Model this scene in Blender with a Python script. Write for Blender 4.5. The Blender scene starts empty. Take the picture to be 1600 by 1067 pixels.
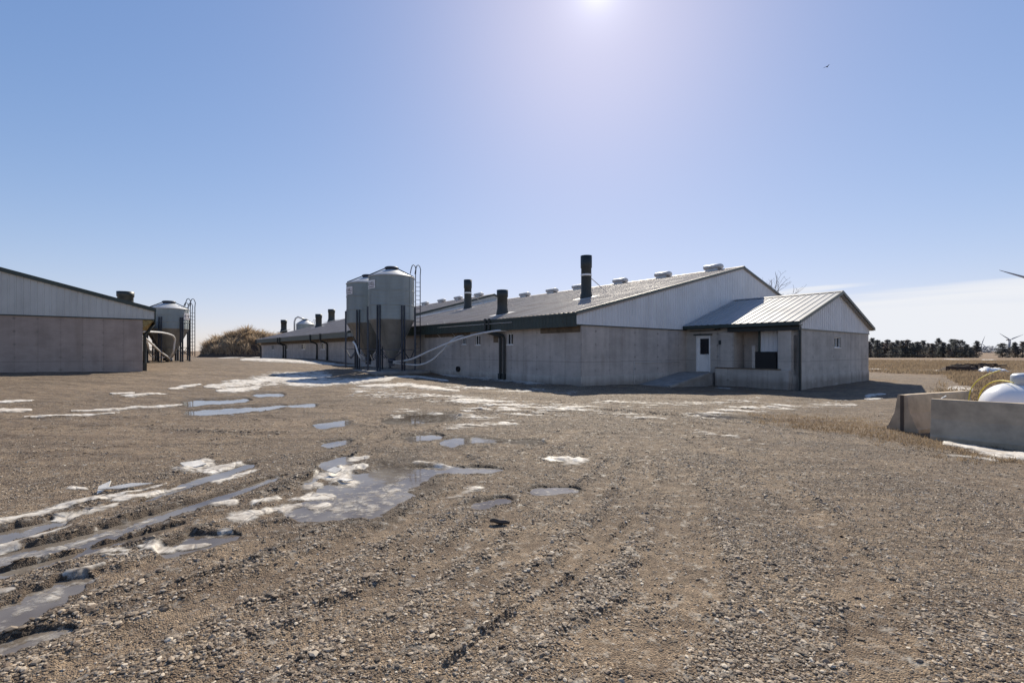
import bpy, math, random
import numpy as np
from mathutils import Vector, Matrix

random.seed(11)
SC = bpy.context.scene
R = math.radians

# ------------------------------------------------------------------ camera
CAM_Z = 1.6
FPX, PX0, PY0 = 725.0, 800.0, 548.0          # focal length and horizon of the 1600 px photograph
cam_d = bpy.data.cameras.new('camera')
cam = bpy.data.objects.new('camera', cam_d)
SC.collection.objects.link(cam)
cam.location = (0, 0, CAM_Z)
cam.rotation_euler = (R(90), 0, 0)
cam_d.sensor_width = 36
cam_d.lens = 36 * FPX / 1600
cam_d.shift_y = (PY0 - 533.5) / 1600
cam_d.clip_start = 0.05
cam_d.clip_end = 9000
SC.camera = cam

# ------------------------------------------------------------------ light
SUN_EL, SUN_AZ = 37.8, 10.5
SC.view_settings.view_transform = 'Standard'
SC.view_settings.look = 'None'
SC.view_settings.gamma = 1
SC.view_settings.exposure = 0.5
sun_dir = Vector((math.sin(R(SUN_AZ)) * math.cos(R(SUN_EL)), math.cos(R(SUN_AZ)) * math.cos(R(SUN_EL)), math.sin(R(SUN_EL))))
sl = bpy.data.lights.new('sun', 'SUN')
sl.energy = 4.7
sl.angle = R(0.5)
sl.color = (1.0, 0.91, 0.76)
so = bpy.data.objects.new('sun', sl)
SC.collection.objects.link(so)
so.rotation_euler = sun_dir.to_track_quat('Z', 'Y').to_euler()

W = bpy.data.worlds.new('World')
SC.world = W
W.use_nodes = True
nt = W.node_tree
nt.nodes.clear()
def wn(t, **k):
    n = nt.nodes.new(t)
    for a, v in k.items():
        setattr(n, a, v)
    return n
def wmath(op, a, b=None, c=None, clamp=False):
    n = wn('ShaderNodeMath', operation=op, use_clamp=clamp)
    for i, v in enumerate((a, b, c)):
        if v is None:
            continue
        if isinstance(v, (int, float)):
            n.inputs[i].default_value = v
        else:
            nt.links.new(v, n.inputs[i])
    return n.outputs[0]
sky = wn('ShaderNodeTexSky', sky_type='NISHITA', sun_disc=False)
sky.sun_elevation = R(SUN_EL)
sky.sun_rotation = R(SUN_AZ)
sky.altitude = 200
sky.air_density = 1.0
sky.dust_density = 0.35
sky.ozone_density = 1.6
tc = wn('ShaderNodeTexCoord')
sp = wn('ShaderNodeSeparateXYZ')
nt.links.new(tc.outputs['Generated'], sp.inputs[0])
az = wmath('ARCTAN2', sp.outputs[0], sp.outputs[1])
el = wmath('ARCSINE', sp.outputs[2])
mp = wn('ShaderNodeMapping')
mp.inputs['Scale'].default_value = (3.0, 3.0, 75.0)
mp.inputs['Rotation'].default_value = (0, R(-1.5), 0)
nt.links.new(tc.outputs['Generated'], mp.inputs[0])
nz = wn('ShaderNodeTexNoise')
nz.inputs['Scale'].default_value = 1.0
nz.inputs['Detail'].default_value = 6
nt.links.new(mp.outputs[0], nz.inputs['Vector'])
def ramp(v, lo, hi):
    n = wn('ShaderNodeMapRange', interpolation_type='SMOOTHSTEP')
    nt.links.new(v, n.inputs[0])
    n.inputs[1].default_value = lo
    n.inputs[2].default_value = hi
    return n.outputs[0]
nf = nz.outputs[0]
elj = wmath('ADD', el, wmath('MULTIPLY', wmath('SUBTRACT', nf, 0.5), 0.05))
elj = wmath('SUBTRACT', elj, wmath('MULTIPLY', wmath('SUBTRACT', az, 0.7), 0.06))
bank = wmath('MULTIPLY', ramp(elj, R(6.0), R(4.9)), ramp(az, R(22), R(36)))
bank = wmath('MULTIPLY', bank, wmath('MULTIPLY_ADD', nf, 1.3, 0.34, clamp=True))
wisp = wmath('MULTIPLY', ramp(wmath('ABSOLUTE', wmath('SUBTRACT', elj, R(6.6))), R(0.42), R(0.05)), wmath('MULTIPLY', ramp(az, R(26), R(31)), ramp(az, R(39), R(34))))
cl = wmath('MAXIMUM', bank, wmath('MULTIPLY', wisp, 0.8), clamp=True)
hs = wn('ShaderNodeHueSaturation')
hs.inputs['Saturation'].default_value = 1.22
# soft shoulder: the bright ring round the sun does not run away from the rest of the sky
def wvec(op, a, b):
    n = wn('ShaderNodeVectorMath', operation=op)
    for i, v in enumerate((a, b)):
        if isinstance(v, tuple):
            n.inputs[i].default_value = v
        else:
            nt.links.new(v, n.inputs[i])
    return n.outputs[0]
KS = 0.15
den = wvec('ADD', wvec('MULTIPLY', sky.outputs[0], (KS, KS, KS)), (1, 1, 1))
nt.links.new(wvec('MULTIPLY', wvec('DIVIDE', sky.outputs[0], den), (0.95, 0.928, 1.06)), hs.inputs['Color'])
mx = wn('ShaderNodeMix', data_type='RGBA')
nt.links.new(cl, mx.inputs[0])
nt.links.new(hs.outputs[0], mx.inputs[6])
SKY_STR = 0.155
mx.inputs[7].default_value = (0.60 / SKY_STR, 0.615 / SKY_STR, 0.65 / SKY_STR, 1)
bg = wn('ShaderNodeBackground')
bg.inputs[1].default_value = SKY_STR
# circumsolar glare round the sun, which stands just above the frame
dt = wn('ShaderNodeVectorMath', operation='DOT_PRODUCT')
nt.links.new(tc.outputs['Generated'], dt.inputs[0])
dt.inputs[1].default_value = tuple(sun_dir)
dp = wmath('MAXIMUM', dt.outputs['Value'], 0.0)
glare = wmath('ADD', wmath('MULTIPLY', wmath('POWER', dp, 2500.0), 1.2), wmath('ADD', wmath('MULTIPLY', wmath('POWER', dp, 500.0), 0.8), wmath('MULTIPLY', wmath('POWER', dp, 50.0), 0.10)))
gcol = wn('ShaderNodeVectorMath', operation='SCALE')
gcol.inputs[0].default_value = (1.0, 1.0, 1.0)
nt.links.new(glare, gcol.inputs['Scale'])
nt.links.new(wvec('ADD', mx.outputs[2], gcol.outputs[0]), bg.inputs[0])
wo = wn('ShaderNodeOutputWorld')
nt.links.new(bg.outputs[0], wo.inputs[0])

# ------------------------------------------------------------------ helpers
def link(o, parent=None):
    SC.collection.objects.link(o)
    if parent is not None:
        o.parent = parent
    return o

def tag(o, label=None, cat=None, group=None, kind=None):
    if label: o['label'] = label
    if cat: o['category'] = cat
    if group: o['group'] = group
    if kind: o['kind'] = kind
    return o

def thing(name, label, cat, loc=(0, 0, 0), rz=0.0, group=None):
    o = bpy.data.objects.new(name, None)
    o.empty_display_size = 0.3
    o.location = loc
    o.rotation_euler = (0, 0, rz)
    link(o)
    return tag(o, label, cat, group)

def copy_tree(o, parent=None):
    c = o.copy()
    SC.collection.objects.link(c)
    if parent is not None:
        c.parent = parent
    for ch in list(o.children):
        copy_tree(ch, c)
    return c

class MB:
    """collects faces of one mesh object"""
    def __init__(s):
        s.v, s.f, s.sm = [], [], []
    def add(s, vs, fs, smooth=False):
        b = len(s.v)
        s.v += [tuple(p) for p in vs]
        for f in fs:
            s.f.append(tuple(i + b for i in f))
            s.sm.append(smooth)
        return s
    def box(s, x0, x1, y0, y1, z0, z1, M=None, bev=0.0):
        if bev > 0:
            b = bev
            vs, fs = [], []
            # chamfered box: three inset quads per corner
            P = []
            for sx in (0, 1):
                for sy in (0, 1):
                    for sz in (0, 1):
                        X = (x0, x1)[sx]; Y = (y0, y1)[sy]; Z = (z0, z1)[sz]
                        dx = b if sx == 0 else -b; dy = b if sy == 0 else -b; dz = b if sz == 0 else -b
                        P.append(((X, Y + dy, Z + dz), (X + dx, Y, Z + dz), (X + dx, Y + dy, Z)))
            idx = lambda c, k: c * 3 + k
            vs = [q for c in P for q in c]
            c = lambda x, y, z: x * 4 + y * 2 + z
            for x in (0, 1):
                fs.append([idx(c(x, 0, 0), 0), idx(c(x, 1, 0), 0), idx(c(x, 1, 1), 0), idx(c(x, 0, 1), 0)])
                fs.append([idx(c(0, x, 0), 1), idx(c(1, x, 0), 1), idx(c(1, x, 1), 1), idx(c(0, x, 1), 1)])
                fs.append([idx(c(0, 0, x), 2), idx(c(1, 0, x), 2), idx(c(1, 1, x), 2), idx(c(0, 1, x), 2)])
            for a in (0, 1):
                for d in (0, 1):
                    fs.append([idx(c(0, a, d), 1), idx(c(1, a, d), 1), idx(c(1, a, d), 2), idx(c(0, a, d), 2)])
                    fs.append([idx(c(a, 0, d), 0), idx(c(a, 1, d), 0), idx(c(a, 1, d), 2), idx(c(a, 0, d), 2)])
                    fs.append([idx(c(a, d, 0), 0), idx(c(a, d, 1), 0), idx(c(a, d, 1), 1), idx(c(a, d, 0), 1)])
            for k in range(8):
                fs.append([k * 3, k * 3 + 1, k * 3 + 2])
        else:
            vs = [(x0, y0, z0), (x1, y0, z0), (x1, y1, z0), (x0, y1, z0), (x0, y0, z1), (x1, y0, z1), (x1, y1, z1), (x0, y1, z1)]
            fs = [(0, 3, 2, 1), (4, 5, 6, 7), (0, 1, 5, 4), (1, 2, 6, 5), (2, 3, 7, 6), (3, 0, 4, 7)]
        if M is not None:
            vs = [M @ Vector(p) for p in vs]
        return s.add(vs, fs)
    def bar(s, a, b, w, h=None, up=(0, 0, 1)):
        """box-section bar from a to b"""
        a, b = Vector(a), Vector(b)
        h = h or w
        d = (b - a).normalized()
        u = Vector(up)
        if abs(d.dot(u)) > 0.95:
            u = Vector((0, 1, 0))
        x = d.cross(u).normalized() * w / 2
        y = x.cross(d).normalized() * h / 2
        vs = [a - x - y, a + x - y, a + x + y, a - x + y, b - x - y, b + x - y, b + x + y, b - x + y]
        return s.add(vs, [(0, 3, 2, 1), (4, 5, 6, 7), (0, 1, 5, 4), (1, 2, 6, 5), (2, 3, 7, 6), (3, 0, 4, 7)])
    def tube(s, pts, r, seg=10, smooth=True):
        pts = [Vector(p) for p in pts]
        rs = r if isinstance(r, (list, tuple)) else [r] * len(pts)
        vs, fs = [], []
        n = len(pts)
        x = None
        for i, p in enumerate(pts):
            d = (pts[min(i + 1, n - 1)] - pts[max(i - 1, 0)]).normalized()
            if x is None:
                u = Vector((0, 0, 1)) if abs(d.z) < 0.9 else Vector((1, 0, 0))
                x = d.cross(u).normalized()
            else:
                x = (x - d * x.dot(d)).normalized()
            y = d.cross(x)
            for k in range(seg):
                a = 2 * math.pi * k / seg
                vs.append(p + (x * math.cos(a) + y * math.sin(a)) * rs[i])
        for i in range(n - 1):
            for k in range(seg):
                k2 = (k + 1) % seg
                fs.append((i * seg + k, i * seg + k2, (i + 1) * seg + k2, (i + 1) * seg + k))
        b = len(s.v)
        s.add(vs, fs, smooth)
        s.f.append(tuple(b + k for k in reversed(range(seg)))); s.sm.append(False)
        s.f.append(tuple(b + (n - 1) * seg + k for k in range(seg))); s.sm.append(False)
        return s
    def lathe(s, prof, seg=48, c=(0, 0, 0), smooth=True, M=None, caps=True):
        """prof: (radius, z) from bottom to top"""
        vs, fs = [], []
        for r, z in prof:
            for k in range(seg):
                a = 2 * math.pi * k / seg
                vs.append(Vector((c[0] + r * math.cos(a), c[1] + r * math.sin(a), c[2] + z)))
        if M is not None:
            vs = [M @ p for p in vs]
        n = len(prof)
        for i in range(n - 1):
            for k in range(seg):
                k2 = (k + 1) % seg
                fs.append((i * seg + k, i * seg + k2, (i + 1) * seg + k2, (i + 1) * seg + k))
        b = len(s.v)
        s.add(vs, fs, smooth)
        if caps:
            s.f.append(tuple(b + k for k in reversed(range(seg)))); s.sm.append(False)
            s.f.append(tuple(b + (n - 1) * seg + k for k in range(seg))); s.sm.append(False)
        return s
    def prism(s, poly, y0, y1, M=None):
        """poly of (x, z), extruded along y"""
        n = len(poly)
        vs = [Vector((x, y0, z)) for x, z in poly] + [Vector((x, y1, z)) for x, z in poly]
        if M is not None:
            vs = [M @ p for p in vs]
        fs = [tuple(range(n)), tuple(reversed(range(n, 2 * n)))]
        for i in range(n):
            j = (i + 1) % n
            fs.append((j, i, i + n, j + n))
        return s.add(vs, fs)
    def build(s, name, mat, parent=None, smooth_angle=None):
        me = bpy.data.meshes.new(name)
        me.from_pydata([tuple(p) for p in s.v], [], s.f)
        me.polygons.foreach_set('use_smooth', s.sm)
        me.materials.append(mat)
        me.update()
        o = bpy.data.objects.new(name, me)
        return link(o, parent)

def raw_mesh(name, V, Fq, mat, attrs=None, smooth=True, parent=None):
    """V (n,3), Fq (m,k) arrays -> mesh object"""
    me = bpy.data.meshes.new(name)
    n, (m, k) = len(V), Fq.shape
    me.vertices.add(n)
    me.vertices.foreach_set('co', np.ascontiguousarray(V, dtype=np.float32).ravel())
    me.loops.add(m * k)
    me.loops.foreach_set('vertex_index', np.ascontiguousarray(Fq, dtype=np.int32).ravel())
    me.polygons.add(m)
    me.polygons.foreach_set('loop_start', np.arange(0, m * k, k, dtype=np.int32))
    me.polygons.foreach_set('use_smooth', np.full(m, smooth, dtype=bool))
    for a, arr in (attrs or {}).items():
        at = me.attributes.new(a, 'FLOAT', 'POINT')
        at.data.foreach_set('value', np.ascontiguousarray(arr, dtype=np.float32))
    me.update(calc_edges=True)
    me.validate()
    me.materials.append(mat)
    o = bpy.data.objects.new(name, me)
    return link(o, parent)

# noise on numpy arrays ------------------------------------------------
def _hash(ix, iy, seed):
    h = (ix.astype(np.int64) * 374761393 + iy.astype(np.int64) * 668265263 + seed * 2147483647) & 0xffffffff
    h = ((h ^ (h >> 13)) * 1274126177) & 0xffffffff
    h = (h ^ (h >> 16)) & 0xffffff
    return h / float(0xffffff)
def vnoise(x, y, seed=0):
    ix, iy = np.floor(x), np.floor(y)
    fx, fy = x - ix, y - iy
    fx = fx * fx * (3 - 2 * fx); fy = fy * fy * (3 - 2 * fy)
    a = _hash(ix, iy, seed); b = _hash(ix + 1, iy, seed); c = _hash(ix, iy + 1, seed); d = _hash(ix + 1, iy + 1, seed)
    return (a * (1 - fx) + b * fx) * (1 - fy) + (c * (1 - fx) + d * fx) * fy
def fbm(x, y, oct=4, seed=0):
    s = np.zeros_like(x); amp = 0.5; tot = 0
    for o in range(oct):
        s += amp * vnoise(x * 2 ** o + 13.7 * o, y * 2 ** o - 7.1 * o, seed + o)
        tot += amp; amp *= 0.5
    return s / tot
def sst(a, b, x):
    t = np.clip((x - a) / (b - a), 0, 1)
    return t * t * (3 - 2 * t)

# ------------------------------------------------------------------ terrain height
def ground_z(x, y):
    x = np.asarray(x, dtype=float); y = np.asarray(y, dtype=float)
    r = np.hypot(x, y)
    z = 0.6 * sst(-7, -24, x) * (1 - 0.5 * sst(42, 80, y)) * sst(4, 14, r)
    z = z + 0.15 * sst(24, 42, y) * sst(6, -4, x)
    z = z - 0.27 * sst(3, 10.5, x) * sst(4, 10, r)
    z = z - 0.0075 * np.clip(y - 45, 0, 300) * sst(5, 25, x)
    z = z - 0.0035 * np.clip(r - 120, 0, 500) * sst(10, -20, x)
    d = np.hypot(x + 9.4, y - 33.0)
    z = z + 0.12 * sst(5.5, 2.5, d)
    return z
def gz(x, y):
    return float(ground_z(np.array([x]), np.array([y]))[0])

# photograph pixel -> place on the ground / on a building's planes
def on_ground(px, py):
    a, b = (px - PX0) / FPX, (py - PY0) / FPX
    Y = 1.6 / max(b, 0.004)
    for _ in range(12):
        Y = 0.5 * Y + 0.5 * (CAM_Z - gz(a * Y, Y)) / max(b, 0.004)
    return Vector((a * Y, Y, gz(a * Y, Y)))
def ray(px, py, Y):
    return Vector(((px - PX0) / FPX * Y, Y, CAM_Z - (py - PY0) / FPX * Y))

# ------------------------------------------------------------------ materials
MATS = {}
class NT:
    def __init__(s, name):
        s.m = bpy.data.materials.new(name)
        s.m.use_nodes = True
        s.t = s.m.node_tree
        s.b = s.t.nodes['Principled BSDF']
    def n(s, t, **k):
        q = s.t.nodes.new(t)
        for a, v in k.items():
            setattr(q, a, v)
        return q
    def set(s, sock, v):
        if hasattr(v, 'is_output') or isinstance(v, bpy.types.NodeSocket):
            s.t.links.new(v, sock)
        else:
            sock.default_value = v
    def coord(s, kind='Object', scale=(1, 1, 1)):
        c = s.n('ShaderNodeTexCoord')
        m = s.n('ShaderNodeMapping')
        m.inputs['Scale'].default_value = scale
        s.t.links.new(c.outputs[kind], m.inputs[0])
        return m.outputs[0]
    def world(s, scale=(1, 1, 1)):
        g = s.n('ShaderNodeNewGeometry')
        m = s.n('ShaderNodeMapping')
        m.inputs['Scale'].default_value = scale
        s.t.links.new(g.outputs['Position'], m.inputs[0])
        return m.outputs[0]
    def noise(s, vec, scale, detail=4, rough=0.55):
        q = s.n('ShaderNodeTexNoise')
        s.t.links.new(vec, q.inputs['Vector'])
        q.inputs['Scale'].default_value = scale
        q.inputs['Detail'].default_value = detail
        q.inputs['Roughness'].default_value = rough
        return q.outputs[0]
    def voro(s, vec, scale, out='Distance', feature='F1'):
        q = s.n('ShaderNodeTexVoronoi', feature=feature)
        s.t.links.new(vec, q.inputs['Vector'])
        q.inputs['Scale'].default_value = scale
        return q.outputs[out]
    def mr(s, v, a, b, c=0.0, d=1.0):
        q = s.n('ShaderNodeMapRange')
        s.set(q.inputs[0], v)
        for i, k in enumerate((a, b, c, d)):
            q.inputs[i + 1].default_value = k
        return q.outputs[0]
    def math(s, op, a, b=0.0, clamp=False):
        q = s.n('ShaderNodeMath', operation=op, use_clamp=clamp)
        s.set(q.inputs[0], a); s.set(q.inputs[1], b)
        return q.outputs[0]
    def mix(s, f, a, b, mode='MIX'):
        q = s.n('ShaderNodeMix', data_type='RGBA', blend_type=mode)
        s.set(q.inputs[0], f)
        s.set(q.inputs[6], a if not isinstance(a, tuple) else (*a, 1))
        s.set(q.inputs[7], b if not isinstance(b, tuple) else (*b, 1))
        return q.outputs[2]
    def ramp(s, v, stops):
        q = s.n('ShaderNodeValToRGB')
        s.set(q.inputs[0], v)
        e = q.color_ramp.elements
        while len(e) < len(stops):
            e.new(0.5)
        for i, (p, c) in enumerate(stops):
            e[i].position = p
            e[i].color = (*c, 1)
        return q.outputs[0]
    def attr(s, name):
        q = s.n('ShaderNodeAttribute', attribute_name=name)
        return q.outputs['Fac']
    def bump(s, h, strength=0.5, dist=0.01):
        q = s.n('ShaderNodeBump')
        q.inputs['Strength'].default_value = strength
        q.inputs['Distance'].default_value = dist
        s.t.links.new(h, q.inputs['Height'])
        s.t.links.new(q.outputs[0], s.b.inputs['Normal'])
    def out(s, color=None, rough=None, metal=None, spec=None):
        for k, v in (('Base Color', color), ('Roughness', rough), ('Metallic', metal), ('Specular IOR Level', spec)):
            if v is not None:
                s.set(s.b.inputs[k], (*v, 1) if isinstance(v, tuple) else v)
        return s.m

def mat_plain(name, col, rough=0.6, metal=0.0, var=0.15, scale=3.0, bump=0.0, spec=0.5):
    k = NT(name)
    v = k.coord()
    n = k.noise(v, scale, 5, 0.6)
    lo = tuple(c * (1 - var) for c in col); hi = tuple(min(1, c * (1 + var)) for c in col)
    c = k.ramp(n, [(0.3, lo), (0.7, hi)])
    r = k.mr(n, 0.3, 0.7, rough - 0.06, rough + 0.06)
    if bump:
        k.bump(k.noise(v, scale * 12, 4), bump, 0.01)
    return k.out(c, r, metal, spec)

def mat_concrete(name, base=(0.30, 0.285, 0.265), panel=1.0, ledge=True):
    k = NT(name)
    v = k.coord()
    big = k.noise(v, 0.55, 5, 0.6)
    streak = k.noise(k.coord(scale=(2.2, 2.2, 0.16)), 1.0, 4, 0.6)
    fine = k.noise(v, 22, 4, 0.7)
    f = k.math('ADD', k.math('MULTIPLY', big, 0.5), k.math('MULTIPLY', streak, 0.5))
    c = k.ramp(f, [(0.34, tuple(x * 0.62 for x in base)), (0.50, base), (0.66, tuple(x * 1.2 for x in base))])
    c = k.mix(0.35, c, k.ramp(fine, [(0.3, tuple(x * 0.8 for x in base)), (0.7, tuple(x * 1.2 for x in base))]))
    # form-panel seams of the poured wall
    sx = k.n('ShaderNodeSeparateXYZ')
    k.t.links.new(v, sx.inputs[0])
    s = k.math('ADD', sx.outputs[0], sx.outputs[1])
    cell = k.math('DIVIDE', s, panel)
    fr = k.math('FRACT', k.math('ADD', cell, 100.0))
    seam = k.math('LESS_THAN', fr, 0.022)
    wt = k.n('ShaderNodeTexWhiteNoise', noise_dimensions='1D')
    k.t.links.new(k.math('FLOOR', k.math('ADD', cell, 100.0)), wt.inputs['W'])
    c = k.mix(k.mr(wt.outputs[0], 0, 1, 0.0, 0.30), c, tuple(x * 0.62 for x in base))
    c = k.mix(k.math('MULTIPLY', seam, 0.35), c, (0.12, 0.11, 0.10))
    # damp dirt low on the wall, in an uneven band
    dirt = k.math('SUBTRACT', k.mr(sx.outputs[2], 0.0, 0.55, 0.9, 0.0), k.math('MULTIPLY', streak, 0.7), clamp=True)
    c = k.mix(dirt, c, (0.14, 0.115, 0.09))
    rust = k.mr(k.noise(k.coord(scale=(1.2, 1.2, 0.3)), 0.9, 5), 0.60, 0.78)
    c = k.mix(k.math('MULTIPLY', rust, 0.35), c, (0.20, 0.15, 0.11))
    # blotchy pour marks, a lift line low on the wall and dark stains at the form ties
    blot = k.noise(k.coord(scale=(0.9, 0.9, 1.5)), 1.3, 6, 0.7)
    c = k.mix(k.mr(blot, 0.48, 0.66, 0.0, 0.42), c, tuple(x * 0.60 for x in base))
    c = k.mix(k.mr(blot, 0.46, 0.34, 0.0, 0.30), c, tuple(min(1, x * 1.3) for x in base))
    lift = k.math('LESS_THAN', k.math('ABSOLUTE', k.math('SUBTRACT', sx.outputs[2], k.math('ADD', 1.05, k.math('MULTIPLY', blot, 0.06)))), 0.02)
    c = k.mix(k.math('MULTIPLY', lift, 0.30), c, (0.13, 0.115, 0.10))
    fz = k.math('SUBTRACT', k.math('FRACT', k.math('DIVIDE', k.math('ADD', sx.outputs[2], 10.0), 0.61)), 0.5)
    fs = k.math('SUBTRACT', k.math('FRACT', k.math('ADD', cell, 100.5)), 0.5)
    d2 = k.math('SQRT', k.math('ADD', k.math('MULTIPLY', k.math('MULTIPLY', fz, 0.8), k.math('MULTIPLY', fz, 0.8)), k.math('MULTIPLY', fs, fs)))
    c = k.mix(k.math('MULTIPLY', k.mr(d2, 0.03, 0.10, 1.0, 0.0), k.mr(streak, 0.42, 0.6, 0.0, 0.55)), c, (0.11, 0.10, 0.09))
    h = k.math('SUBTRACT', k.math('MULTIPLY', fine, 0.5), seam)
    k.bump(h, 0.35, 0.012)
    return k.out(c, 0.9, 0, 0.3)

def mat_metal_sheet(name, col, rough=0.5, metal=0.3, streak=(1.5, 1.5, 0.3), var=0.14, dirt=(0.2, 0.17, 0.14), dirt_amt=0.35):
    k = NT(name)
    n = k.noise(k.coord(scale=streak), 1.0, 5, 0.6)
    b = k.noise(k.coord(), 0.7, 5, 0.6)
    c = k.ramp(n, [(0.3, tuple(x * (1 - var) for x in col)), (0.7, tuple(min(1, x * (1 + var)) for x in col))])
    c = k.mix(k.mr(b, 0.45, 0.75, 0, dirt_amt), c, dirt)
    return k.out(c, k.mr(b, 0.3, 0.7, rough - 0.08, rough + 0.1), metal)

M_CONC = mat_concrete('poured_concrete', (0.475, 0.425, 0.38))
M_CONC_C = mat_concrete('dark_stained_concrete', (0.385, 0.315, 0.27), 0.78)
M_CONC_L = mat_concrete('pale_concrete', (0.48, 0.445, 0.40))
M_SLAB = mat_plain('slab_concrete', (0.27, 0.255, 0.235), 0.9, 0, 0.25, 2.0, 0.3)
M_BARRIER = mat_plain('barrier_concrete', (0.44, 0.345, 0.24), 0.9, 0, 0.3, 2.5, 0.35)
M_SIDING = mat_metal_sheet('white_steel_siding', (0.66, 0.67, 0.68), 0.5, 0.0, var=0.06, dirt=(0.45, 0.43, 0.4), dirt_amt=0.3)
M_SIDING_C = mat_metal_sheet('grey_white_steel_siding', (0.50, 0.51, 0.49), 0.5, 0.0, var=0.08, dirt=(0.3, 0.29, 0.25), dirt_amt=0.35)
M_ROOF = mat_metal_sheet('weathered_steel_roof', (0.37, 0.325, 0.29), 0.62, 0.1, (0.3, 1.6, 0.3), 0.16, (0.22, 0.17, 0.14), 0.5)
M_ROOF_N = mat_metal_sheet('galvanized_roof', (0.33, 0.335, 0.335), 0.6, 0.1, (0.3, 1.6, 0.3), 0.10, (0.30, 0.28, 0.25), 0.3)
M_GREEN = mat_metal_sheet('dark_green_steel', (0.026, 0.043, 0.038), 0.45, 0.0, var=0.25, dirt=(0.05, 0.05, 0.045), dirt_amt=0.35)
M_TRIM = mat_plain('grey_green_trim', (0.085, 0.10, 0.09), 0.5, 0, 0.2)
M_WHITE = mat_plain('white_paint', (0.78, 0.78, 0.76), 0.45, 0, 0.05)
M_FLASH = mat_plain('bright_flashing', (0.82, 0.82, 0.80), 0.4, 0.0, 0.05)
M_STACK = mat_plain('black_green_plastic', (0.020, 0.026, 0.026), 0.5, 0, 0.3, 2.0)
M_DARK = mat_plain('black_rubber', (0.006, 0.006, 0.008), 0.6, 0, 0.2)
M_GLASS = mat_plain('dark_window_glass', (0.012, 0.014, 0.02), 0.06, 0, 0.1)
M_WOOD = mat_plain('weathered_wood', (0.14, 0.105, 0.07), 0.85, 0, 0.45, 3.0, 0.3)
M_INSUL = mat_plain('torn_yellow_insulation', (0.30, 0.23, 0.10), 0.95, 0, 0.5, 6.0, 0.5)
M_GALV = mat_metal_sheet('galvanized_bin_steel', (0.275, 0.315, 0.315), 0.5, 0.25, (2, 2, 0.5), 0.10, (0.22, 0.23, 0.22), 0.35)
M_BINROOF = mat_plain('bright_bin_roof', (0.50, 0.51, 0.51), 0.55, 0.15, 0.1)
M_HOPPER = mat_plain('dusty_hopper_steel', (0.27, 0.265, 0.245), 0.55, 0.25, 0.2, 1.5)
M_LEG = mat_plain('dark_steel', (0.055, 0.065, 0.085), 0.5, 0.4, 0.2)
M_PVC = mat_plain('grey_white_pipe', (0.60, 0.59, 0.57), 0.4, 0, 0.1)
M_VENT = mat_plain('vent_metal', (0.52, 0.52, 0.51), 0.5, 0.1, 0.1)
M_TANK = mat_plain('tank_white_enamel', (0.80, 0.80, 0.80), 0.22, 0, 0.03)
M_HOOD = mat_plain('tank_hood_grey', (0.42, 0.46, 0.52), 0.4, 0.1, 0.1)
M_YEL = mat_plain('yellow_hose', (0.62, 0.50, 0.05), 0.5, 0, 0.1)
M_SIGN = mat_plain('sign_white', (0.72, 0.70, 0.70), 0.5, 0, 0.08)
M_INK = mat_plain('sign_ink', (0.05, 0.025, 0.035), 0.6, 0, 0.1)
M_TURB = mat_plain('turbine_grey', (0.30, 0.33, 0.37), 0.5, 0, 0.05)
M_BARK = mat_plain('bark', (0.085, 0.065, 0.05), 0.9, 0, 0.3)
M_TWIG = mat_plain('bare_twigs', (0.15, 0.125, 0.105), 0.9, 0, 0.3)
M_EARTH = mat_plain('bare_earth', (0.085, 0.06, 0.042), 0.95, 0, 0.35, 1.0, 0.4)
M_RUBBLE = mat_plain('dark_rubble', (0.055, 0.038, 0.03), 0.95, 0, 0.5, 4.0, 0.5)
def mat_leaf(name, stops, sc=1.2, thin=0.45):
    k = NT(name)
    n = k.noise(k.world(), sc, 4, 0.6)
    c = k.ramp(n, stops)
    m = k.out(c, 0.85, 0, 0.2)
    tr = k.n('ShaderNodeBsdfTranslucent'); k.t.links.new(c, tr.inputs[0])
    mx_ = k.n('ShaderNodeMixShader'); mx_.inputs[0].default_value = thin
    k.t.links.new(k.b.outputs[0], mx_.inputs[1]); k.t.links.new(tr.outputs[0], mx_.inputs[2])
    k.t.links.new(mx_.outputs[0], k.t.nodes['Material Output'].inputs[0])
    return m
M_PINE = mat_leaf('pine_needles', [(0.3, (0.11, 0.122, 0.122)), (0.5, (0.165, 0.172, 0.165)), (0.72, (0.26, 0.21, 0.19))], 0.22, 0.45)
M_BRUSH = mat_leaf('dry_brush_stems', [(0.3, (0.26, 0.19, 0.13)), (0.5, (0.44, 0.34, 0.235)), (0.72, (0.58, 0.47, 0.33))], 0.5)
M_HAY = mat_leaf('dry_grass_blades', [(0.3, (0.20, 0.145, 0.09)), (0.5, (0.29, 0.22, 0.145)), (0.75, (0.37, 0.295, 0.20))], 0.35)

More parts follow.
